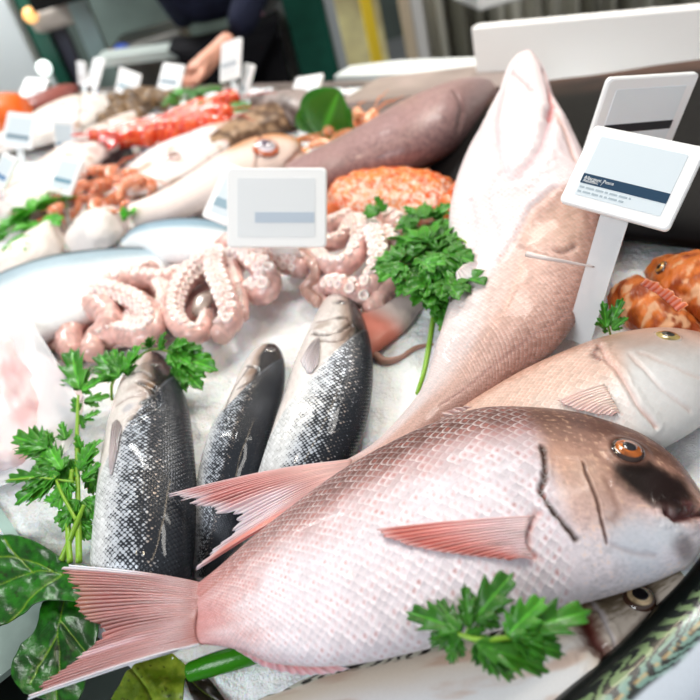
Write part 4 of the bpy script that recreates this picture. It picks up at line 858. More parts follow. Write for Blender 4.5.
# ---------------------------------------------------------------- parsley and leaves
LEAF = None
def leaf_mat(name='leaf_green', rough=.35):
    t = NT(name); nm = t.bump(t.noise(420, 3, t.n('ShaderNodeTexCoord').outputs['Object']).outputs[0], .35, .001)
    t.out(color=t.attr('Col').outputs['Color'], rough=rough, coat=.08, coatr=.15, spec=.3, normal=nm, sss=.1, ssss=.002); return t.m
LEAF = leaf_mat()
def lobe(mb, B, T, wid, up, teeth=3, g0=(.035, .16, .012), g1=(.13, .38, .035), fold=.25, droop=.12, seed=0):
    B, T = np.array(B, float), np.array(T, float); L = np.linalg.norm(T - B); d = (T - B) / L; sd = nrm(np.cross(up, d)); un = np.cross(d, sd)
    n = 26; s = np.linspace(0, 1, n); cr = np.array([-1, -.6, -.18, 0, .18, .6, 1.0])
    ph = (s * (teeth + .3)) % 1.0; saw = .48 + .52 * np.where(ph < .72, ph / .72, (1 - ph) / .28) if teeth else np.ones(n)
    w = L * wid * np.clip(np.sin(np.pi * np.clip(s, 0, 1) ** .85), 0, 1) ** .8 * np.where(s > .12, saw, .8) + L * .012 * (1 - s)
    lean = .17 * L * np.where(ph < .72, ph / .72, (1 - ph) / .28)
    P = B + (s[:, None, None] * L + (np.abs(cr) ** 2)[None, :, None] * (lean * np.sin(np.pi * s))[:, None, None]) * d + (cr[None, :] * w[:, None])[..., None] * sd \
        + (fold * np.abs(cr)[None, :] * w[:, None] - droop * L * (s ** 2)[:, None] + .03 * L * np.sin(np.pi * 2 * s + seed)[:, None] * cr[None, :] + .05 * L * np.sin(s * 2 * np.pi * teeth)[:, None] * (np.abs(cr) * .5)[None, :])[..., None] * un
    c = mixc(g0, g1, np.clip(.25 + .5 * vnoise(s * 3 + seed, seed)[:, None] + .3 * np.abs(cr)[None, :] * vnoise(s * 9, seed + 3)[:, None], 0, 1)); c[:, 3] = np.array(g1) * 1.3
    mb.add(P, [tuple(f) for f in gridF(n, 7)], np.clip(c, 0, 1).reshape(-1, 3))
def parsley_leaf(mb, B, T, up=(0, 0, 1), spread=.7, wid=.24, k=5, g0=(.02, .12, .008), g1=(.11, .36, .03), droop=.12, seed=0):
    """leaf of k toothed lobes fanning from the point B, longest lobe ending at T"""
    B, T = np.array(B, float), np.array(T, float); L = np.linalg.norm(T - B); d = (T - B) / L; up = nrm(np.array(up) + 0.0); sd = nrm(np.cross(up, d))
    for i in range(k):
        f = (i - (k - 1) / 2) / max(1, (k - 1) / 2); a = f * spread * 1.25; l = L * (1 - .42 * abs(f) ** 1.3) * (.93 + .14 * vnoise(seed, i)); q = d * math.cos(a) + sd * math.sin(a)
        lobe(mb, B + q * L * .0 + up * .0006 * (i % 2), B + q * l - up * .06 * L * abs(f), wid * (1 if abs(f) < .1 else 1.1), up, 3, g0, g1, .22, droop, seed + i * 1.7)
def sprig(label, rootpx, leaves, stems, name='parsley_sprig', group=None, light=1., k=5, cat='parsley', stemc=(.30, .50, .07), solid=True):
    """leaves: (bx,by,hb, tx,ty,ht[,spread,wid,k]); stems: lists of (px,py,h,radius m)"""
    root = empty(name, U(*rootpx, 0), label, cat, group)
    if stems:
        mb = MB()
        for s in stems: mb.tube([U(*q[:3]) for q in s], [q[3] for q in s], np.array(stemc), 8, 10 * len(s))
        mb.build('stem', LEAF, root)
    for i, l in enumerate(leaves):
        mb = MB(); spd, wd, kk = (list(l[6:]) + [.62, .22, k])[:3] if len(l) == 6 else l[6:9]
        wd = wd * 1.2
        f = light * (.8 + .4 * random.random())
        g0 = np.clip(np.array([.022, .13, .014]) * f, 0, 1); g1 = np.clip(np.array([.12, .37, .05]) * f, 0, 1)
        n = nrm(np.array([.15 * math.sin(i * 2.1), -.25, 1.0]))
        parsley_leaf(mb, U(*l[:3]), U(*l[3:6]), n, spd, wd, kk, g0, g1, seed=i * 3.1)
        o = mb.build('leaf', LEAF, root)
        md = o.modifiers.new('thickness', 'SOLIDIFY'); md.thickness = .0004; md.offset = 0
H = .075
sprig('dark green parsley sprig resting on the belly of the largest bream', (480, 640),
      [(462, 631, H, 405, 609, H, .42, .20, 3), (460, 632, H, 437, 598, H, .35, .2, 3), (459, 634, H, 426, 642, H - .01, .5, .24, 3), (459, 636, H, 447, 668, H - .02, .4, .17, 3), (469, 628, H + .004, 465, 581, H + .02, .25, .17, 3),
       (474, 621, H + .004, 512, 571, H + .02, .26, .26, 3), (476, 622, H, 506, 620, H, .3, .2, 2), (507, 636, H + .004, 546, 595, H + .016, .32, .25, 3), (512, 634, H + .003, 591, 608, H + .004, .28, .2, 3), (512, 638, H, 570, 654, H - .01, .3, .2, 3),
       (476, 644, H, 550, 669, H - .01, .24, .2, 3), (480, 648, H, 518, 680, H - .02, .3, .2, 3), (474, 644, H, 488, 670, H - .015, .3, .24, 2), (466, 634, H, 492, 632, H, .4, .2, 2)],
      [[(458, 634, H, .0014), (480, 640, H, .0016), (512, 637, H, .0014)], [(466, 634, H, .001), (474, 620, H, .001)]], light=.95)
def rl(cx, cy, h, n, r, s, ang0=0, angr=6.28):
    out = []
    for i in range(n):
        a = ang0 + angr * (i + random.random() * .6) / n; d = r * random.uniform(.2, .8); bx, by = cx + d * math.cos(a), cy + d * math.sin(a) * .8
        L = s * random.uniform(.8, 1.2); out.append((bx, by, h + random.uniform(0, .02), bx + L * math.cos(a), by + L * math.sin(a) * .8, h + random.uniform(-.01, .025), .62, .2, 5))
    return out
sprig('bushy parsley bunch between the octopus and the long pink fish', (430, 260),
      rl(432, 250, .06, 9, 26, 30) + rl(440, 275, .05, 8, 26, 28) + rl(428, 225, .05, 6, 16, 24) + rl(415, 262, .06, 6, 20, 26) + rl(448, 256, .055, 5, 18, 26) + [(410, 272, .06, 392, 284, .05, .7, .22, 5), (412, 280, .05, 394, 296, .04, .6, .24, 5), (440, 300, .04, 452, 326, .03, .6, .22, 5), (455, 262, .06, 478, 270, .05, .6, .22, 5), (450, 300, .04, 440, 326, .03, .6, .22, 5), (462, 246, .06, 486, 252, .06, .5, .2, 3), (430, 290, .05, 436, 312, .04, .6, .24, 5), (376, 216, .07, 366, 203, .08, .7, .26, 5), (384, 212, .07, 376, 196, .09, .6, .26, 3), (415, 214, .07, 404, 206, .08, .6, .26, 5)],
      [[(436, 300, .03, .003), (430, 340, .02, .003), (424, 372, .015, .0026), (417, 394, .008, .002)], [(405, 262, .05, .003), (425, 248, .06, .003), (445, 240, .06, .0025)], [(440, 244, .06, .0014), (462, 240, .07, .0012), (478, 258, .06, .001), (496, 254, .06, .001)], [(446, 300, .03, .0026), (440, 330, .02, .002)]], light=1.15)
sprig('tall parsley with long pale stems standing left of the leftmost bass', (70, 480),
      [(80, 390, .05, 68, 345, .07, .3, .2, 3), (82, 392, .05, 100, 378, .06, .5, .2, 3), (78, 412, .05, 72, 396, .06, .5, .22, 3), (84, 402, .05, 112, 394, .05, .4, .18, 3), (80, 415, .04, 84, 430, .03, .4, .2, 3),
       (48, 448, .05, 10, 434, .06, .5, .22, 5), (50, 446, .05, 44, 430, .06, .6, .24, 5), (54, 452, .05, 36, 462, .04, .5, .2, 3), (42, 476, .05, 2, 478, .05, .4, .15, 3), (60, 474, .05, 10, 502, .04, .3, .16, 5), (62, 470, .05, 48, 446, .06, .5, .2, 3),
       (66, 480, .045, 56, 510, .04, .6, .2, 5), (80, 470, .045, 94, 440, .06, .5, .2, 5), (82, 480, .04, 100, 462, .05, .5, .2, 3), (84, 500, .035, 98, 520, .03, .6, .22, 5), (70, 510, .035, 52, 522, .03, .6, .22, 5), (84, 455, .04, 76, 436, .06, .4, .2, 3), (90, 470, .035, 100, 492, .03, .5, .2, 5), (60, 500, .04, 42, 498, .04, .5, .2, 3), (56, 470, .05, 22, 486, .05, .5, .2, 5), (60, 462, .05, 30, 452, .05, .5, .2, 5), (78, 500, .04, 60, 530, .03, .6, .22, 5), (86, 450, .05, 104, 438, .05, .5, .2, 3), (76, 520, .03, 92, 540, .02, .5, .2, 5), (66, 440, .05, 60, 420, .06, .5, .2, 3), (84, 420, .05, 100, 410, .05, .5, .2, 3), (70, 460, .045, 66, 490, .04, .5, .22, 5)],
      [[(79, 562, .02, .0028), (78, 500, .035, .0024), (77, 440, .05, .002), (78, 396, .06, .0014)], [(70, 562, .02, .0026), (68, 520, .03, .0024), (72, 470, .045, .002)], [(62, 560, .015, .003), (74, 530, .03, .0024), (84, 505, .04, .0016)], [(76, 520, .035, .0016), (62, 494, .045, .0014), (54, 474, .05, .001)], [(74, 482, .045, .0012), (40, 478, .05, .001), (8, 480, .05, .0008)]], light=1.25)
sprig('parsley fringe behind the head of the leftmost bass', (140, 355),
      [(118, 378, .05, 96, 350, .06, .5, .2, 3), (120, 374, .05, 112, 346, .07, .4, .2, 5), (124, 372, .05, 138, 344, .07, .5, .2, 5), (110, 378, .05, 92, 362, .05, .5, .2, 3), (150, 348, .05, 146, 336, .07, .6, .2, 5), (160, 350, .05, 164, 332, .07, .5, .18, 5), (168, 350, .045, 186, 340, .06, .4, .18, 5), (172, 352, .045, 200, 346, .05, .35, .18, 5), (174, 356, .04, 214, 366, .04, .35, .16, 5), (176, 364, .035, 200, 386, .03, .5, .18, 5), (170, 352, .045, 190, 362, .045, .5, .2, 5), (128, 376, .045, 128, 356, .06, .5, .2, 3)],
      [[(112, 400, .03, .0016), (112, 384, .045, .0016), (120, 372, .05, .0012)], [(120, 372, .05, .0012), (150, 350, .05, .0012), (178, 354, .045, .001)]], light=1.2)
sprig('small dark parsley sprig between the clear stake and the orange scorpion fish', (612, 320), [(610, 326, .04, 622, 298, .06, .4, .2, 3), (606, 328, .04, 604, 302, .06, .4, .2, 3), (612, 330, .04, 628, 316, .05, .4, .2, 3), (606, 330, .035, 596, 322, .05, .5, .2, 3)], [[(612, 340, .02, .001), (608, 326, .04, .001)]], light=1.0)
sprig('small parsley sprigs in the far left heap under the tags', (28, 232), rl(36, 216, .05, 5, 12, 18) + rl(14, 234, .04, 5, 12, 18), [], light=1.7)
sprig('green herbs behind the red prawns', (200, 100), rl(190, 100, .04, 5, 18, 17) + rl(222, 104, .04, 5, 14, 17) + rl(206, 96, .05, 4, 10, 15), [], light=1.1)
sprig('tiny parsley tuft behind the central price tag beside the small silver fish', (222, 232), [(224, 236, .02, 216, 230, .03), (224, 236, .02, 226, 226, .04)], [], light=1.)
sprig('yellow green leaf tuft between the prawns and the cuttlefish', (126, 212), [(126, 218, .04, 122, 206, .06), (126, 218, .04, 132, 208, .06)], [], light=2.)
def big_leaf(label, rootpx, edgeA, edgeB, h, c0, c1, veins, name='salad_leaf', hump=.006, holes=None):
    A = smooth(np.array(edgeA, float), 90); B = smooth(np.array(edgeB, float), 90); m = 70; t = np.linspace(0, 1, m)[None, :, None]
    px = A[:, None] * (1 - t) + B[:, None] * t; P = np.zeros((90, m, 3)); nn = fbm(px[..., 0] * .03, px[..., 1] * .03, 0, 3, 4)
    hh = np.asarray(h) if np.ndim(h) == 0 else np.interp(np.linspace(0, 1, 90), np.linspace(0, 1, len(h)), h)[:, None]
    for i in range(90):
        for j in range(m): P[i, j] = U(px[i, j, 0], px[i, j, 1], 0)
    vd = np.full((90, m), 1e9)
    for v in veins:
        q = smooth(np.array(v, float), 40)
        vd = np.minimum(vd, np.sqrt(((px[:, :, None] - q[None, None]) ** 2).sum(-1)).min(-1))
    P[..., 2] += hh + hump * (nn - .5) * 2 - .0012 * np.exp(-(vd / 2) ** 2) + .0006 * np.minimum(vd, 8) / 4
    n2 = fbm(px[..., 0] * .12, px[..., 1] * .12, 3, 3, 5); c = mixc(c0, c1, sm(.3, .7, n2)); c = mixc(c, [.30, .42, .06], np.exp(-(vd / .9) ** 2) * .85)
    c = mixc(c, [.03, .03, .015], sm(.68, .8, fbm(px[..., 0] * .25, px[..., 1] * .25, 9, 3, 2)) * .7)
    o = mesh(name, P.reshape(-1, 3), gridF(90, m), leaf_mat('big_leaf_green', .3), None, np.clip(c, 0, 1).reshape(-1, 3)); md = o.modifiers.new('thickness', 'SOLIDIFY'); md.thickness = .0008; md.offset = 0
    tag(o, label, 'leaf'); return o
big_leaf('broad dark green leaf with yellow veins at the left edge above the bream tail', (20, 580), [(-20, 548), (10, 544), (34, 548), (58, 560), (80, 578), (98, 600)], [(-20, 660), (-6, 648), (8, 636), (30, 622), (54, 612), (92, 612)], [.01, .012, .014, .012], (.012, .10, .006), (.035, .20, .012),
         [[(70, 583), (40, 580), (0, 594), (-20, 600)], [(70, 583), (45, 602), (15, 632)], [(60, 580), (35, 568), (0, 562)], [(40, 581), (20, 560), (12, 548)]])
big_leaf('second dark green leaf lying under the lower lobe of the bream tail', (60, 650), [(46, 606), (38, 630), (24, 652), (18, 680), (30, 700)], [(96, 590), (100, 620), (98, 650), (92, 680), (80, 712)], [.004, .006, .006], (.010, .08, .006), (.03, .17, .012),
         [[(66, 590), (64, 630), (62, 668), (60, 705)], [(64, 640), (48, 660), (36, 690)], [(64, 625), (80, 645), (92, 660)]])
big_leaf('yellow green leaf poking out beneath the bream tail at the bottom edge', (155, 680), [(112, 700), (130, 676), (150, 658), (168, 650)], [(150, 730), (172, 720), (186, 700), (188, 668)], [.0, .004], (.16, .24, .02), (.30, .38, .06), [[(134, 672), (148, 690), (160, 715)]])
gs = MB(); P = [U(190, 672, .012), U(215, 664, .016), (U(244, 656, .018)), U(262, 650, .016)]; gs.tube(P, [.0065, .0075, .0075, .007], (.07, .30, .02), 16, 40)
tag(gs.build('leek_stalk', leaf_mat('stalk_green', .2)), 'thick shiny green stalk poking out below the tail end of the largest bream', 'stalk')
big_leaf('dark shrivelled leaf scrap between the green stalk and the bottom edge', (205, 690), [(180, 668), (190, 690), (200, 715)], [(196, 664), (216, 688), (234, 712)], [.0, .0], (.012, .012, .008), (.04, .03, .02), [[(185, 672), (200, 690), (222, 705)]])
def leaf_far():
    mb = MB()
    for (b, t) in (((322, 136, .03), (338, 92, .12)), ((316, 134, .03), (314, 102, .1)), ((330, 136, .03), (350, 108, .07))):
        lobe(mb, U(*b), U(*t), .42, nrm([0, -1, .6]), 0, (.03, .17, .012), (.10, .40, .04), .12, .05)
    o = mb.build('salad_leaf', LEAF); md = o.modifiers.new('thickness', 'SOLIDIFY'); md.thickness = .001
    tag(o, 'bright green leaf standing beside the lone tilted tag near the green post', 'leaf')
leaf_far()
# ---------------------------------------------------------------- electronic price tags on clear stakes
def pose(TL, TR, BL, asp, dep, flip=1):
    """centre, half right and half up vectors, height of an asp:1 card whose corners are seen at these picture points, centre at the given depth"""
    TL, TR, BL = [np.array(p, float) for p in (TL, TR, BL)]; BR = TR + BL - TL; tgt = np.array([TL, TR, BL, BR]); ctr = (TR + BL) / 2
    def rot(v):
        t = np.linalg.norm(v) + 1e-12; k = v / t; K = np.array([[0, -k[2], k[1]], [k[2], 0, -k[0]], [-k[1], k[0], 0]]); return np.eye(3) + math.sin(t) * K + (1 - math.cos(t)) * K @ K
    vd = nrm(ray(*ctr)); best = None
    for ax in (-.6, 0, .6):
        for ay in (-.6, 0, .6):
            z = -vd; x = nrm(R @ np.array([TR[0] - TL[0], TL[1] - TR[1], 0.])); x = nrm(x - (x @ z) * z); y = np.cross(z, x); B0 = np.array([x, y, z]).T @ rot(np.array([ax, 0, 0])) @ rot(np.array([0, ay, 0]))
            p = np.array([0, 0, 0, ctr[0], ctr[1], math.log(max(10, np.linalg.norm(TL - BL)) * dep / FPX)])
            def ev(p):
                M = B0 @ rot(p[:3]); c = UZ(p[3], p[4], dep); h = math.exp(p[5]); r = M[:, 0] * h * asp / 2; u = M[:, 1] * h / 2
                return c, r, u, h
            def res(p):
                c, r, u, h = ev(p); return (proj(np.array([c - r + u, c + r + u, c - r - u, c + r - u])) - tgt).ravel()
            lam = 1e-2; e = res(p)
            for it in range(40):
                J = np.array([(res(p + d) - e) / 1e-5 for d in np.eye(6) * 1e-5]).T; st = np.linalg.solve(J.T @ J + lam * np.diag(np.diag(J.T @ J) + 1e-6), -J.T @ e); e2 = res(p + st)
                if e2 @ e2 < e @ e: p, e, lam = p + st, e2, lam * .4
                else: lam *= 4
            c, r, u, h = ev(p); cost = e @ e + 30 * max(0, .15 - nrm(np.cross(r, u)) @ -vd) + 2. * (nrm(u)[2] < 0.2)
            if best is None or cost < best[0] - .5: best = (cost, c, r, u, h)
    return best[1:]
WHITE = plain('tag_plastic', (.93, .94, .95), .35, coat=.2)
CLEAR = None
def clear_mat():
    t = NT('clear_plastic'); return t.out(color=(.88, .92, .95), rough=.12, alpha=.62, coat=.5, spec=.6)
CLEAR = clear_mat()
GLASSY = plain('tag_screen', (.66, .74, .80), .4)
def rbox(c, r, u, n, t, rad, x0=-1, x1=1, y0=-1, y1=1, seg=5, z0=0.):
    """rounded plate in the card's frame: corners in units of r,u; t thick along n"""
    lr, lu = np.linalg.norm(r), np.linalg.norm(u); P = []
    for (sx_, sy_, a0) in ((x1, y1, 0), (x0, y1, 90), (x0, y0, 180), (x1, y0, 270)):
        cx = sx_ * lr - math.copysign(rad, sx_ - (x0 + x1) / 2); cy = sy_ * lu - math.copysign(rad, sy_ - (y0 + y1) / 2)
        for k in range(seg + 1):
            a = math.radians(a0 + 90 * k / seg); P.append((cx + rad * math.cos(a), cy + rad * math.sin(a)))
    P = np.array(P); P3 = lambda q, z: c + q[:, :1] * r / lr + q[:, 1:] * u / lu + n * z
    k = len(P); ctr2 = P.mean(0); inn = ctr2 + (P - ctr2) * (1 - .9 * t * .25 / max(lr, lu))
    V = np.vstack([P3(inn, z0 + t), P3(P, z0 + t * .8), P3(P, z0 + t * .2), P3(inn, z0)])
    F = [tuple(range(k))] + [(i + a * k, i + (a + 1) * k, (i + 1) % k + (a + 1) * k, (i + 1) % k + a * k) for a in range(3) for i in range(k)] + [tuple(range(4 * k - 1, 3 * k - 1, -1))]
    return V, F
def text_mesh(body, name, c, r, u, n, x, y, size, mat, parent, z):
    cu = bpy.data.curves.new(name, 'FONT'); cu.body = body; cu.size = size; o = bpy.data.objects.new(name, cu); COL.objects.link(o)
    dg = bpy.context.evaluated_depsgraph_get(); me = bpy.data.meshes.new_from_object(o.evaluated_get(dg)); bpy.data.objects.remove(o)
    V = np.array([v.co[:] for v in me.vertices]); F = [tuple(p.vertices) for p in me.polygons]; bpy.data.meshes.remove(me)
    rn, un = nrm(r), nrm(u); P = c + (x * np.linalg.norm(r) + V[:, :1]) * rn + (y * np.linalg.norm(u) + V[:, 1:2]) * un + n * z
    return mesh(name, P, F, mat, parent, flat=True)
def price_tag(label, TL, TR, BL, foot, dep, group=None, asp=1.27, flip=1, band=(.06, .14, .24), by=(-.02, -.30), bx=(-1, 1), screen=None, big=False, footh=0., sw=.2, edge=.012, text=None, group_=None):
    c, r, u, h = pose(TL, TR, BL, asp, dep, flip); n = nrm(np.cross(r, u))
    if n @ (EYE - c) < 0: n = -n
    f = U(foot[0], foot[1], footh); root = empty('price_tag', f, label, 'price tag', group)
    t = h * .085; V, F = rbox(c, r, u, n, t, h * .06); mesh('frame', V, F, WHITE, root, flat=True)
    V, F = rbox(c, r, u, n, t * .12, h * .02, -.78, .78, -.74, .74, 3, t * .95); sc = mesh('screen', V, F, screen or GLASSY, root, flat=True)
    V, F = rbox(c, r, u, n, t * .06, h * .004, .78 * bx[0], .78 * bx[1], by[1], by[0], 2, t * 1.06); mesh('band', V, F, plain('tag_ink_%.2f_%.2f' % (band[0], band[2]), band, .6, spec=.2), sc, flat=True)
    grey = plain('tag_ink_grey', (.36, .44, .50), .5)
    if big:
        tx = plain('tag_ink_white', (.85, .88, .9), .5)
        hb = abs(by[0] - by[1]) * np.linalg.norm(u)
        text_mesh('Allergeni: Pesce', 'lettering', c, r, u, n, -.74, by[0] - .135, hb * .46, tx, sc, t * 1.16); text_mesh('Additivi:  /', 'lettering', c, r, u, n, -.74, by[1] + .035, hb * .46, tx, sc, t * 1.16)
    for i, (a, b_) in enumerate(((-.75, .20), (-.75, .10), (-.75, -.38))):      # lines of print too fine to read
        y = by[1] - .09 - .11 * i
        if y < -.70 or not big: continue
        x = a
        while x < b_:
            w = random.uniform(.05, .16); V, F = rbox(c, r, u, n, t * .05, h * .002, x, min(x + w, b_), y - .022, y + .022, 1, t * 1.06); mesh('print', V, F, grey, sc, flat=True); x += w + .03
    # stake, clear, from behind the frame to the ice
    b0 = c - u * .7; mid = f; w = np.linalg.norm(r) * sw; d = nrm(f - b0); s = nrm(r - (r @ d) * d); nn = nrm(np.cross(s, d)); tk = .0015 if dep < 1 else .002
    P = np.array([b0 - s * w, b0 + s * w, f + s * w, f - s * w]) - n * .001 - nn * tk / 2; V, F = prism_vf(P, nn * tk); mesh('stake', V, F, CLEAR, root, flat=True)
    print('tag', label[:30], 'h=%.3f' % h, 'c', np.round(c, 2), 'n', np.round(n, 2))
LT = plain('tag_screen_pale', (.80, .83, .86), .3, coat=.3)
price_tag('largest price tag at right, dark blue band of white print, clear stake', (597, 126), (707, 152), (559, 206), (577, 342), .56, flip=1, by=(-.20, -.44), big=True, footh=.01, sw=.26, band=(.015, .05, .10))
price_tag('large price tag with a black band, partly behind the biggest tag', (607, 77), (695, 70), (578, 156), (600, 250), .66, flip=1, by=(-.12, -.34), band=(.03, .03, .035), footh=.0, sw=.24, screen=plain('tag_screen_light', (.82, .88, .92), .5))
price_tag('white price tag upright in the centre above the octopus, facing straight ahead', (228, 169), (327, 169), (228, 248), (296, 272), .80, asp=1.27, by=(-.12, -.38), bx=(-.55, .97), band=(.50, .58, .68), screen=LT, sw=.30)
price_tag('slanted price tag peeking out left behind the central one', (228, 163), (290, 186), (203, 218), (250, 245), .86, by=(-.2, -.5), band=(.3, .42, .5), sw=.2)
price_tag('upright price tag held before the dark jacket', (224, 44), (243, 38), (222, 84), (243, 128), 1.62, by=(-.1, -.3), band=(.4, .45, .5), screen=LT, asp=1.)
price_tag('edge-on price tag just right of the one before the dark jacket', (248, 63), (256, 66), (238, 104), (242, 132), 1.62, by=(-.1, -.3), band=(.4, .45, .5), screen=LT, asp=1.)
price_tag('tilted price tag by the green post, above the orange prawns', (299, 78), (325, 75), (286, 118), (303, 146), 1.42, by=(-.2, -.4), band=(.45, .5, .55), screen=LT)
price_tag('price tag standing over the red prawns', (165, 63), (186, 66), (158, 90), (174, 122), 1.95, by=(-.2, -.5), band=(.25, .32, .38), screen=LT)
price_tag('price tag over the brown shells, left of the one at the red prawns', (121, 67), (142, 75), (116, 92), (132, 118), 2.1, by=(-.2, -.5), band=(.25, .38, .45), screen=LT)
price_tag('narrow turned price tag in front of the red prawns', (141, 120), (156, 114), (144, 170), (168, 192), 1.5, by=(-.2, -.4), band=(.4, .5, .6), asp=.9)
price_tag('turned price tag with a pale blue screen above the slanted one', (54, 119), (75, 121), (58, 154), (70, 178), 1.5, by=(-.3, -.5), band=(.1, .25, .4), asp=.95)
price_tag('slanted price tag over the orange pink prawns', (64, 156), (86, 161), (50, 192), (70, 236), 1.22, by=(-.2, -.42), band=(.15, .3, .4), asp=1.)
price_tag('price tag at left with a wide frame, below the orange salmon', (10, 112), (40, 116), (3, 146), (24, 186), 1.6, by=(-.3, -.5), band=(.12, .2, .26))
price_tag('slanted price tag cut by the left edge', (6, 152), (20, 160), (-8, 182), (2, 222), 1.25, by=(-.3, -.55), band=(.08, .2, .4), asp=1.)
price_tag('greyish price tag at the far end below the glowing lamp', (27, 79), (50, 80), (19, 97), (30, 112), 2.35, by=(-.2, -.5), band=(.4, .4, .4), screen=LT)
price_tag('narrow price tag at the back, left one of the close pair', (78, 61), (86, 62), (80, 85), (86, 104), 2.3, by=(-.2, -.5), band=(.6, .6, .6), screen=LT, asp=.9)
price_tag('narrow price tag at the back, right one of the close pair', (96, 58), (106, 60), (88, 86), (94, 108), 2.2, by=(-.2, -.5), band=(.6, .6, .6), screen=LT, asp=.9)
# clear sheet over the squid
def sheet():
    e = [(-60, 262), (-20, 276), (0, 286), (26, 312), (46, 344), (69, 382), (80, 402)]; g = [(-90, 520), (-60, 510), (-30, 498), (0, 486), (30, 476), (56, 462), (76, 438)]
    A = smooth(np.array(e, float), 40); B = smooth(np.array(g, float), 40); P = []
    for i in range(40):
        for j in range(24):
            t = j / 23; q = A[i] * (1 - t) + B[i] * t; P.append(U(q[0], q[1], .055 - .03 * t + .004 * math.sin(i * .4) * math.sin(t * 6)))
    t = NT('clear_film'); m = t.out(color=(.93, .94, .97), rough=.2, alpha=.42, coat=.4)
    o = mesh('plastic_sheet', P, gridF(40, 24), m); md = o.modifiers.new('thickness', 'SOLIDIFY'); md.thickness = .0006
    tag(o, 'milky clear plastic sheet lying over the squid at the left edge', 'plastic sheet')
sheet()
# ---------------------------------------------------------------- counter and what stands behind it
STEEL = plain('brushed_steel', (.42, .44, .45), .3, metal=.8, noise=.15, nscale=8)
def pz(px, py, Y): return UY(px, py, Y)
def fix_ice():
    # the counter carrying the ice: a steel trough with its far wall along the ice edge and a rail at the front left
    a, b = np.array([-1.07 - 1.2, 3.02 + 1.316]), np.array([1.9, -.237]); d = nrm(b - a); n = np.array([d[1], -d[0]]); n = n if n[1] > 0 else -n
    root = empty('display_counter', (0, 1, 0), 'steel fish counter whose far lip shows dark behind the purple brown fish', 'counter')
    def wallbox(name, p, q, nn, th, z0, z1, mat):
        V, F = prism_vf([(p[0], p[1], z0), (q[0], q[1], z0), (q[0] + nn[0] * th, q[1] + nn[1] * th, z0), (p[0] + nn[0] * th, p[1] + nn[1] * th, z0)], (0, 0, z1 - z0)); return mesh(name, V, F, mat, root, flat=True)
    wallbox('far_lip', a, b, n, .03, .0, ICE + .006, plain('lip_brown', (.16, .13, .12), .4, noise=.3))
    p1, p2 = U(338, 121), U(520, 104); wallbox('inner_ledge', p1, p2, n, .16, ICE - .02, ICE + .035, plain('ledge_taupe', (.30, .24, .22), .4, noise=.3, nscale=9))
    P = [(-2.9, 4.3, .76), (1.9, -.3, .76), (1.9, -.6, .76), (-2.9, -.6, .76)]; V, F = prism_vf(P, (0, 0, .03)); mesh('tray_floor', V, F, plain('tray_grey', (.04, .05, .045), .35, metal=.3, noise=.3, nscale=10), root, flat=True)
    wallbox('front_panel', np.array([-2.9, -.6]), np.array([1.9, -.6]), np.array([0, 1.]), .03, 0, .79, STEEL)
    # rail
    A, B = U(-40, 425, .0), U(66, 576, .0); dd = nrm(B - A); s = nrm(np.cross([0, 0, 1.], dd))
    if proj(A + s * .05)[0] > proj(A)[0]: s = -s
    for (o0, o1, z0, z1, mt, nm) in ((.012, .022, -.07, .004, plain('glass_green', (.35, .5, .46), .15, coat=.5), 'glass_edge'), (-.012, .012, -.07, -.006, plain('rail_bronze', (.34, .29, .24), .3, metal=.6, noise=.3, nscale=30), 'rail')):
        V, F = prism_vf([A + s * o0 + [0, 0, z0], B + s * o0 + [0, 0, z0], B + s * o1 + [0, 0, z0], A + s * o1 + [0, 0, z0]], (0, 0, z1 - z0)); mesh(nm, V, F, mt, root, flat=True)
    V, F = prism_vf([A + s * .022 + [0, 0, -.05], B + s * .022 + [0, 0, -.05], B + s * .3 + [0, 0, -.05], A + s * .3 + [0, 0, -.05]], (0, 0, .006)); mesh('side_tray', V, F, plain('tray_green', (.30, .38, .34), .2, metal=.2, noise=.2), root, flat=True)
fix_ice()
def vbox(name, px0, px1, py, Y, z0, z1, th, mat, label=None, cat=None, kind=None, parent=None, bev=0., yaw=0.):
    """upright box whose front face at distance Y spans px0..px1 on the picture row py"""
    a, b = UY(px0, py, Y), UY(px1, py, Y); o = box(name, a[0], b[0], Y, Y + th, z0, z1, mat, parent, bev); return tag(o, label, cat, kind=kind)
GREEN = plain('green_paint', (.006, .06, .042), .7, spec=.15, noise=.15)
vbox('green_post', 290, 329, 30, 2.6, 0, 3.2, .16, GREEN, 'dark green upright post behind the tilted price tag', 'post')
vbox('steel_post', 330, 340, 30, 2.62, 0, 3.2, .14, plain('grey_paint', (.28, .31, .33), .4), 'narrow grey post edging the dark green post on its right', 'post')
vbox('grey_post', 268, 289, 30, 2.75, 0, 3.2, .1, plain('pale_grey_paint', (.38, .38, .38), .5), 'light grey post edging the dark green post on its left', 'post')
# back worktop with dark space beneath
def worktop():
    Y0 = 2.2; a = UY(335, 70, Y0); b = UY(560, 62, 1.75)
    z = a[2]; P = [U(334, 76, z - ICE), U(480, 71, z - ICE), U(560, 68, z - ICE), U(620, 40, z - ICE), U(480, 57, z - ICE), U(400, 60, z - ICE), U(350, 66, z - ICE)]
    V, F = prism_vf(np.array(P) - [0, 0, .03], (0, 0, .03)); o = mesh('back_worktop', V, F, plain('white_laminate', (.80, .84, .83), .35), None, flat=True); tag(o, 'pale worktop edge running behind the purple brown fish', 'worktop')
    cab = [p - [0, 0, .033] for p in P]; cab = [np.array([p[0], p[1] + .06, p[2]]) for p in cab]; V, F = prism_vf([np.array([p[0], p[1], .02]) for p in cab], (0, 0, cab[0][2] - .03)); o = mesh('base_cabinet', V, F, plain('dark_wood', (.06, .05, .04), .6, noise=.4, nscale=6), None, flat=True); tag(o, 'dark cabinet beneath the pale back worktop', 'cabinet')
worktop()
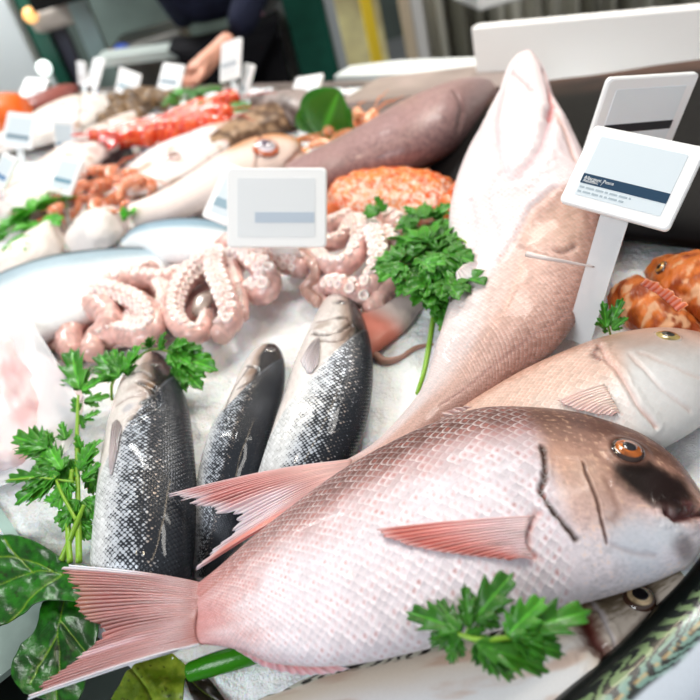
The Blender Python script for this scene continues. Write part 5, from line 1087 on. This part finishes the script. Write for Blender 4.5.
vbox('cupboard', 336, 384, 30, 3.5, 0, 2.6, .5, plain('ochre_board', (.80, .64, .36), .7, noise=.5, nscale=5), 'ochre lit recess just right of the green post', 'cupboard')
vbox('yellow_post', 367, 377, 30, 3.2, 0, 2.8, .06, plain('yellow_paint', (.80, .58, .03), .5), 'thin bright yellow upright post', 'post')
vbox('navy_partition', 378, 404, 30, 3.3, 1.02, 2.8, .05, plain('navy_paint', (.008, .012, .05), .8, spec=.1, noise=.3), 'dark navy panel right of the yellow post', 'panel')
vbox('beige_post', 405, 414, 30, 3.25, 0, 2.8, .06, plain('beige_paint', (.48, .40, .30), .6), 'thin beige post between navy panel and curtain strips', 'post')
vbox('grey_partition', 415, 426, 30, 3.25, 0, 2.8, .05, plain('light_grey_paint', (.50, .50, .50), .5), 'light grey upright panel beside the curtain strips', 'panel')
# strip curtain: wavy grey sheet
def curtain():
    a, b = UY(427, 30, 3.4), UY(740, 20, 3.4); n = 120; x = np.linspace(a[0], b[0], n); V = []
    for zz in (0.0, 2.8):
        for i in range(n): V.append((x[i], 3.4 + .05 * math.sin(i * .9) + .02 * math.sin(i * 2.3), zz))
    c = np.array([mixc([.36, .35, .29], [.85, .83, .74], sm(.35, .65, fbm(x * 6, 0, 0, 3)))] * 2).reshape(-1, 3)
    o = mesh('strip_curtain', V, gridF(2, n), col_mat('curtain_plastic', rough=.3), None, c); md = o.modifiers.new('thickness', 'SOLIDIFY'); md.thickness = .004
    tag(o, 'greyish hanging strip curtain above the white board', 'curtain')
curtain()
def polybox():
    a, b = U(478, 90, 0), U(700, 84, 0); up = np.array([0, 0, 1.0]); b = a + (b - a) * 1.35
    hgt = .1
    for k in range(30):
        if proj(a + up * hgt)[1] > 29: hgt += .006
    d = nrm(b - a) * [1, 1, 0]; bk = np.array([-d[1], d[0], 0]); bk = bk if bk[1] > 0 else -bk
    P = [a, b, b + bk * .03, a + bk * .03]; P = [p * [1, 1, 0] + [0, 0, ICE - .05] for p in P]
    V, F = prism_vf(P, (0, 0, hgt + .05)); o = mesh('white_board', V, F, plain('polystyrene', (.88, .88, .87), .7, bump=.3, bscale=300), None, flat=True)
    bv = o.modifiers.new('bevel', 'BEVEL'); bv.width = .004; bv.segments = 3; tag(o, 'white board standing upright behind the open jaw', 'board')
    a2 = UY(478, 0, 2.4); o = box('white_crate', a2[0], a2[0] + .5, 2.4, 2.7, a2[2] + .0, a2[2] + .25, MATS['polystyrene'], None, .01); 
    z = UY(500, 6, 2.4)[2]; 
    o.location.z = z - a2[2]; tag(o, 'white crate on a shelf at the top edge, above the white board', 'crate')
    s = box('wall_shelf', a2[0] - .1, a2[0] + .7, 2.36, 2.75, z - .03, z, STEEL); 
    return s
bpy.data.objects.remove(polybox())
# left part: leaning panels and equipment
vbox('window_frame', -60, 24, 40, 3.6, 0, 3.0, .1, plain('pale_frame', (.78, .84, .86), .5), 'pale grey upright frame at the far left', 'frame')
vbox('dark_partition', 26, 42, 40, 3.7, 0, 3.0, .08, plain('black_green', (.006, .012, .010), .8, spec=.1), 'blackish upright panel beside the pale frame', 'panel')
vbox('green_partition', 43, 60, 60, 3.3, 0, 1.42, .06, plain('emerald_paint', (.006, .12, .075), .35), 'emerald green side panel below the beige box', 'panel')
vbox('indigo_partition', 60, 78, 60, 3.35, 0, 1.42, .06, plain('indigo_paint', (.06, .06, .10), .45), 'dark indigo panel beside the emerald one', 'panel')
def scale_box():
    a, b = UY(28, 22, 3.2), UY(78, 22, 3.2); z0, z1 = UY(50, 32, 3.2)[2], UY(50, 5, 3.2)[2]
    r = empty('ceiling_unit', ((a[0] + b[0]) / 2, 3.3, z0), 'beige box with a lit orange end under the dark hood', 'box')
    box('housing', a[0], b[0], 3.2, 3.5, z0, z1, plain('beige_plastic', (.48, .42, .37), .5, noise=.15), r, .03)
    c = MB(); c.ball([a[0] + .02, 3.2, (z0 + z1) / 2 + .03], [.03, .03, .03], (.95, .55, .2)); c.build('lamp', plain('amber_glow', (.95, .5, .15), .4, emit=(1, .55, .2, 1), emits=1.6), r)
scale_box()
o = vbox('teal_strip', 78, 98, 30, 3.15, UY(88, 62, 3.15)[2], 2.6, .05, plain('pale_teal', (.36, .50, .50), .35, noise=.2, nscale=5), 'pale teal glass strip rising beside the beige box', 'panel')
def lampball():
    p = UY(44, 68, 3.05); m = MB(); m.ball([0, 0, 0], [.028] * 3, (1, 1, 1), 12, 16); o = m.build('glowing_bulb', plain('lamp_glow', (.9, 1, .95), .4, emit=(.88, 1, .95, 1), emits=3.)); o.location = p
    r = empty('lamp_stand', (p[0], p[1] + .05, p[2] - .5), 'small glowing white lamp on the dark panel at the far left', 'lamp'); 
    o.parent = r; o.location = (0, -.05, .5); b = MB(); b.tube([np.array([p[0], p[1] + .04, .0]), np.array([p[0], p[1] + .04, p[2]])], [.012, .012], (.2, .2, .2), 8); b.build('pole', STEEL, r)
lampball()
def machine():
    Y = 2.9; a, b = UY(112, 60, Y), UY(192, 60, Y); z1 = UY(150, 37, Y)[2]; z0 = UY(150, 95, Y)[2]
    r = empty('grey_machine', ((a[0] + b[0]) / 2, Y, z0 - .1), 'grey metal weighing machine with a blue knob, left of the person', 'machine')
    box('housing', a[0], b[0], Y, Y + .35, z0 - .1, z1, plain('machine_grey', (.17, .165, .15), .4, metal=.3, noise=.15), r, .02)
    k = MB(); p = UY(123, 53, Y - .02); k.ball(p, [.035, .02, .035], (.02, .12, .6)); k.build('knob', plain('blue_plastic', (.02, .10, .62), .4), r)
    k = MB(); p = UY(113, 57, Y - .02); k.ball(p, [.03, .02, .03], (.5, .1, .05)); k.build('button', plain('red_plastic', (.45, .08, .04), .4), r)
    base = empty('machine_table', ((a[0] + b[0]) / 2, Y, 0), 'low dark stand beneath the grey weighing machine', 'stand')
    box('table_body', a[0] - .1, b[0] + .1, Y - .05, Y + .5, 0, z0 - .1, plain('dark_wood', (.06, .05, .04), .6), base)
    a, b = UY(100, 68, 2.6), UY(180, 58, 2.6); V, F = prism_vf([a, b, b + [0, 0, .03], a + [0, 0, .03]], (0, .16, 0)); o = mesh('steel_shelf', V, F, plain('pale_steel', (.55, .62, .60), .3, metal=.2), None, flat=True); tag(o, 'pale narrow shelf in front of the grey machine', 'shelf')
machine()
o = vbox('back_partition', 62, 230, 20, 4.2, 0, 3., .1, plain('greygreen', (.11, .15, .14), .6, noise=.35, nscale=2.5), 'dull green-grey wall panel behind the machine', 'panel')
o = vbox('hanging_cloth', 166, 190, 20, 3.9, 1.25, 2.9, .08, plain('grey_cloth', (.38, .37, .33), .9, noise=.2, nscale=5), 'pale grey cloth hanging left of the dark jacket', 'cloth')
o = vbox('hanging_coats', 246, 268, 30, 3.6, 1.0, 2.8, .08, plain('mixed_grey', (.32, .29, .28), .8, noise=.6, nscale=14), 'grey hanging coats right of the dark jacket', 'coats')
o = vbox('magenta_scarf', 262, 268, 12, 3.5, UY(265, 24, 3.5)[2], 2.7, .04, plain('magenta_cloth', (.45, .03, .16), .8), 'magenta scarf hanging among the grey coats', 'scarf')
o = vbox('side_bench', 246, 292, 72, 2.7, UY(270, 80, 2.7)[2] - .02, UY(270, 68, 2.7)[2], .2, plain('bench_pale', (.45, .5, .5), .5), 'pale bench edge between the jacket and the green post', 'bench')
def hood():
    a, b = UY(25, -6, 2.9), UY(160, -6, 2.9); z = UY(70, 3, 2.9)[2]
    o = box('dark_hood', a[0], b[0], 2.9, 3.6, z, z + .25, plain('hood_black', (.01, .01, .01), .8, spec=.1)); tag(o, 'dark hood along the top edge at left', 'hood')
hood()
# ---------------------------------------------------------------- person in a dark jacket
def skin_body(name, verts, edges, radii, mat, parent, sub=2, col=None):
    me = bpy.data.meshes.new(name); off = np.array(parent_world(parent)); me.from_pydata([tuple(np.array(v) - off) for v in verts], edges, []); o = bpy.data.objects.new(name, me); COL.objects.link(o); o.parent = parent
    o.modifiers.new('skin', 'SKIN'); sv = me.skin_vertices[0].data if me.skin_vertices else None
    if sv is None:
        me.skin_vertices.new() if hasattr(me.skin_vertices, 'new') else None; sv = me.skin_vertices[0].data
    for i, r in enumerate(radii): sv[i].radius = (r, r) if np.ndim(r) == 0 else r
    sv[0].use_root = True
    o.modifiers.new('smooth', 'SUBSURF').levels = sub; o.modifiers['smooth'].render_levels = sub
    me.materials.append(mat); return o
def person():
    h = UY(200, 66, 2.18)                    # right hand over the counter
    bx = UY(226, 34, 2.66)[0]; by = 2.66; hip = .98
    r = empty('person', (bx, by, 0), 'person in a dark navy jacket reaching over the counter, seen below the chest', 'person')
    sh = 1.45; V = [(bx, by, hip), (bx, by - .02, 1.15), (bx, by - .05, 1.32), (bx, by - .06, sh), (bx, by - .06, 1.54),
        (bx - .15, by - .06, sh), (bx - .17, by + .06, 1.2), (bx - .12, by + .1, .98),
        (bx + .19, by - .06, sh), (bx + .24, by - .2, 1.20), h + np.array([.13, .06, .045])]
    E = [(0, 1), (1, 2), (2, 3), (3, 4), (3, 5), (5, 6), (6, 7), (3, 8), (8, 9), (9, 10)]
    skin_body('jacket', V, E, [(.2, .13), (.2, .13), (.2, .14), (.17, .11), (.07, .07), (.085, .085), (.065, .065), (.045, .045), (.085, .085), (.065, .065), (.045, .045)], plain('navy_cloth', (.010, .012, .026), .9, noise=.3, spec=.1), r)
    V = [(bx, by, .95), (bx - .1, by, .86), (bx - .11, by - .02, .48), (bx - .11, by + .01, .08), (bx - .11, by - .12, .04), (bx + .1, by, .86), (bx + .11, by - .02, .48), (bx + .11, by + .01, .08), (bx + .11, by - .12, .04)]
    skin_body('trousers', V, [(0, 1), (1, 2), (2, 3), (3, 4), (0, 5), (5, 6), (6, 7), (7, 8)], [.14, .1, .07, .05, .04, .1, .07, .05, .04], plain('black_cloth', (.008, .008, .010), .9, spec=.1), r)
    sk = plain('skin_tone', (.62, .30, .21), .5, noise=.1, sss=.1)
    V = [(bx, by - .05, 1.54), (bx, by - .06, 1.60), (bx, by - .07, 1.68), (bx, by - .075, 1.76)]; skin_body('head', V, [(0, 1), (1, 2), (2, 3)], [.055, .06, .085, .075], sk, r)
    m = MB(); m.ball([bx, by - .045, 1.735], [.098, .105, .10], (.05, .03, .02), 14, 20); m.build('hair', plain('dark_hair', (.03, .02, .015), .6, bump=.5), r)
    # forearm, palm, five fingers
    w = h + np.array([.12, .055, .042]); V = [w, h + [.05, .03, .015], h]; V = [np.array(v) for v in V] + [h + [-.02, -.035, -.01]]
    E = [(0, 1), (1, 2), (2, 3)]; Rr = [.034, .028, .036, .030]
    fd = nrm(np.array([-.75, -.35, -.5])); sd = nrm(np.cross(fd, [0, 0, 1.]))
    for k, (o_, L) in enumerate(((-.030, .058), (-.010, .07), (.010, .072), (.029, .06))):
        i = len(V); p = h + sd * o_ + fd * .03; V += [p, p + fd * L * .45 + [0, 0, .004], p + nrm(fd + [0, 0, -.6]) * L * .9]; E += [(2, i), (i, i + 1), (i + 1, i + 2)]; Rr += [.011, .010, .008]
    i = len(V); V += [h - sd * .03, h - sd * .055 + fd * .03, h - sd * .05 + fd * .06]; E += [(2, i), (i, i + 1), (i + 1, i + 2)]; Rr += [.013, .012, .009]
    skin_body('hand', V, E, Rr, sk, r)
person()
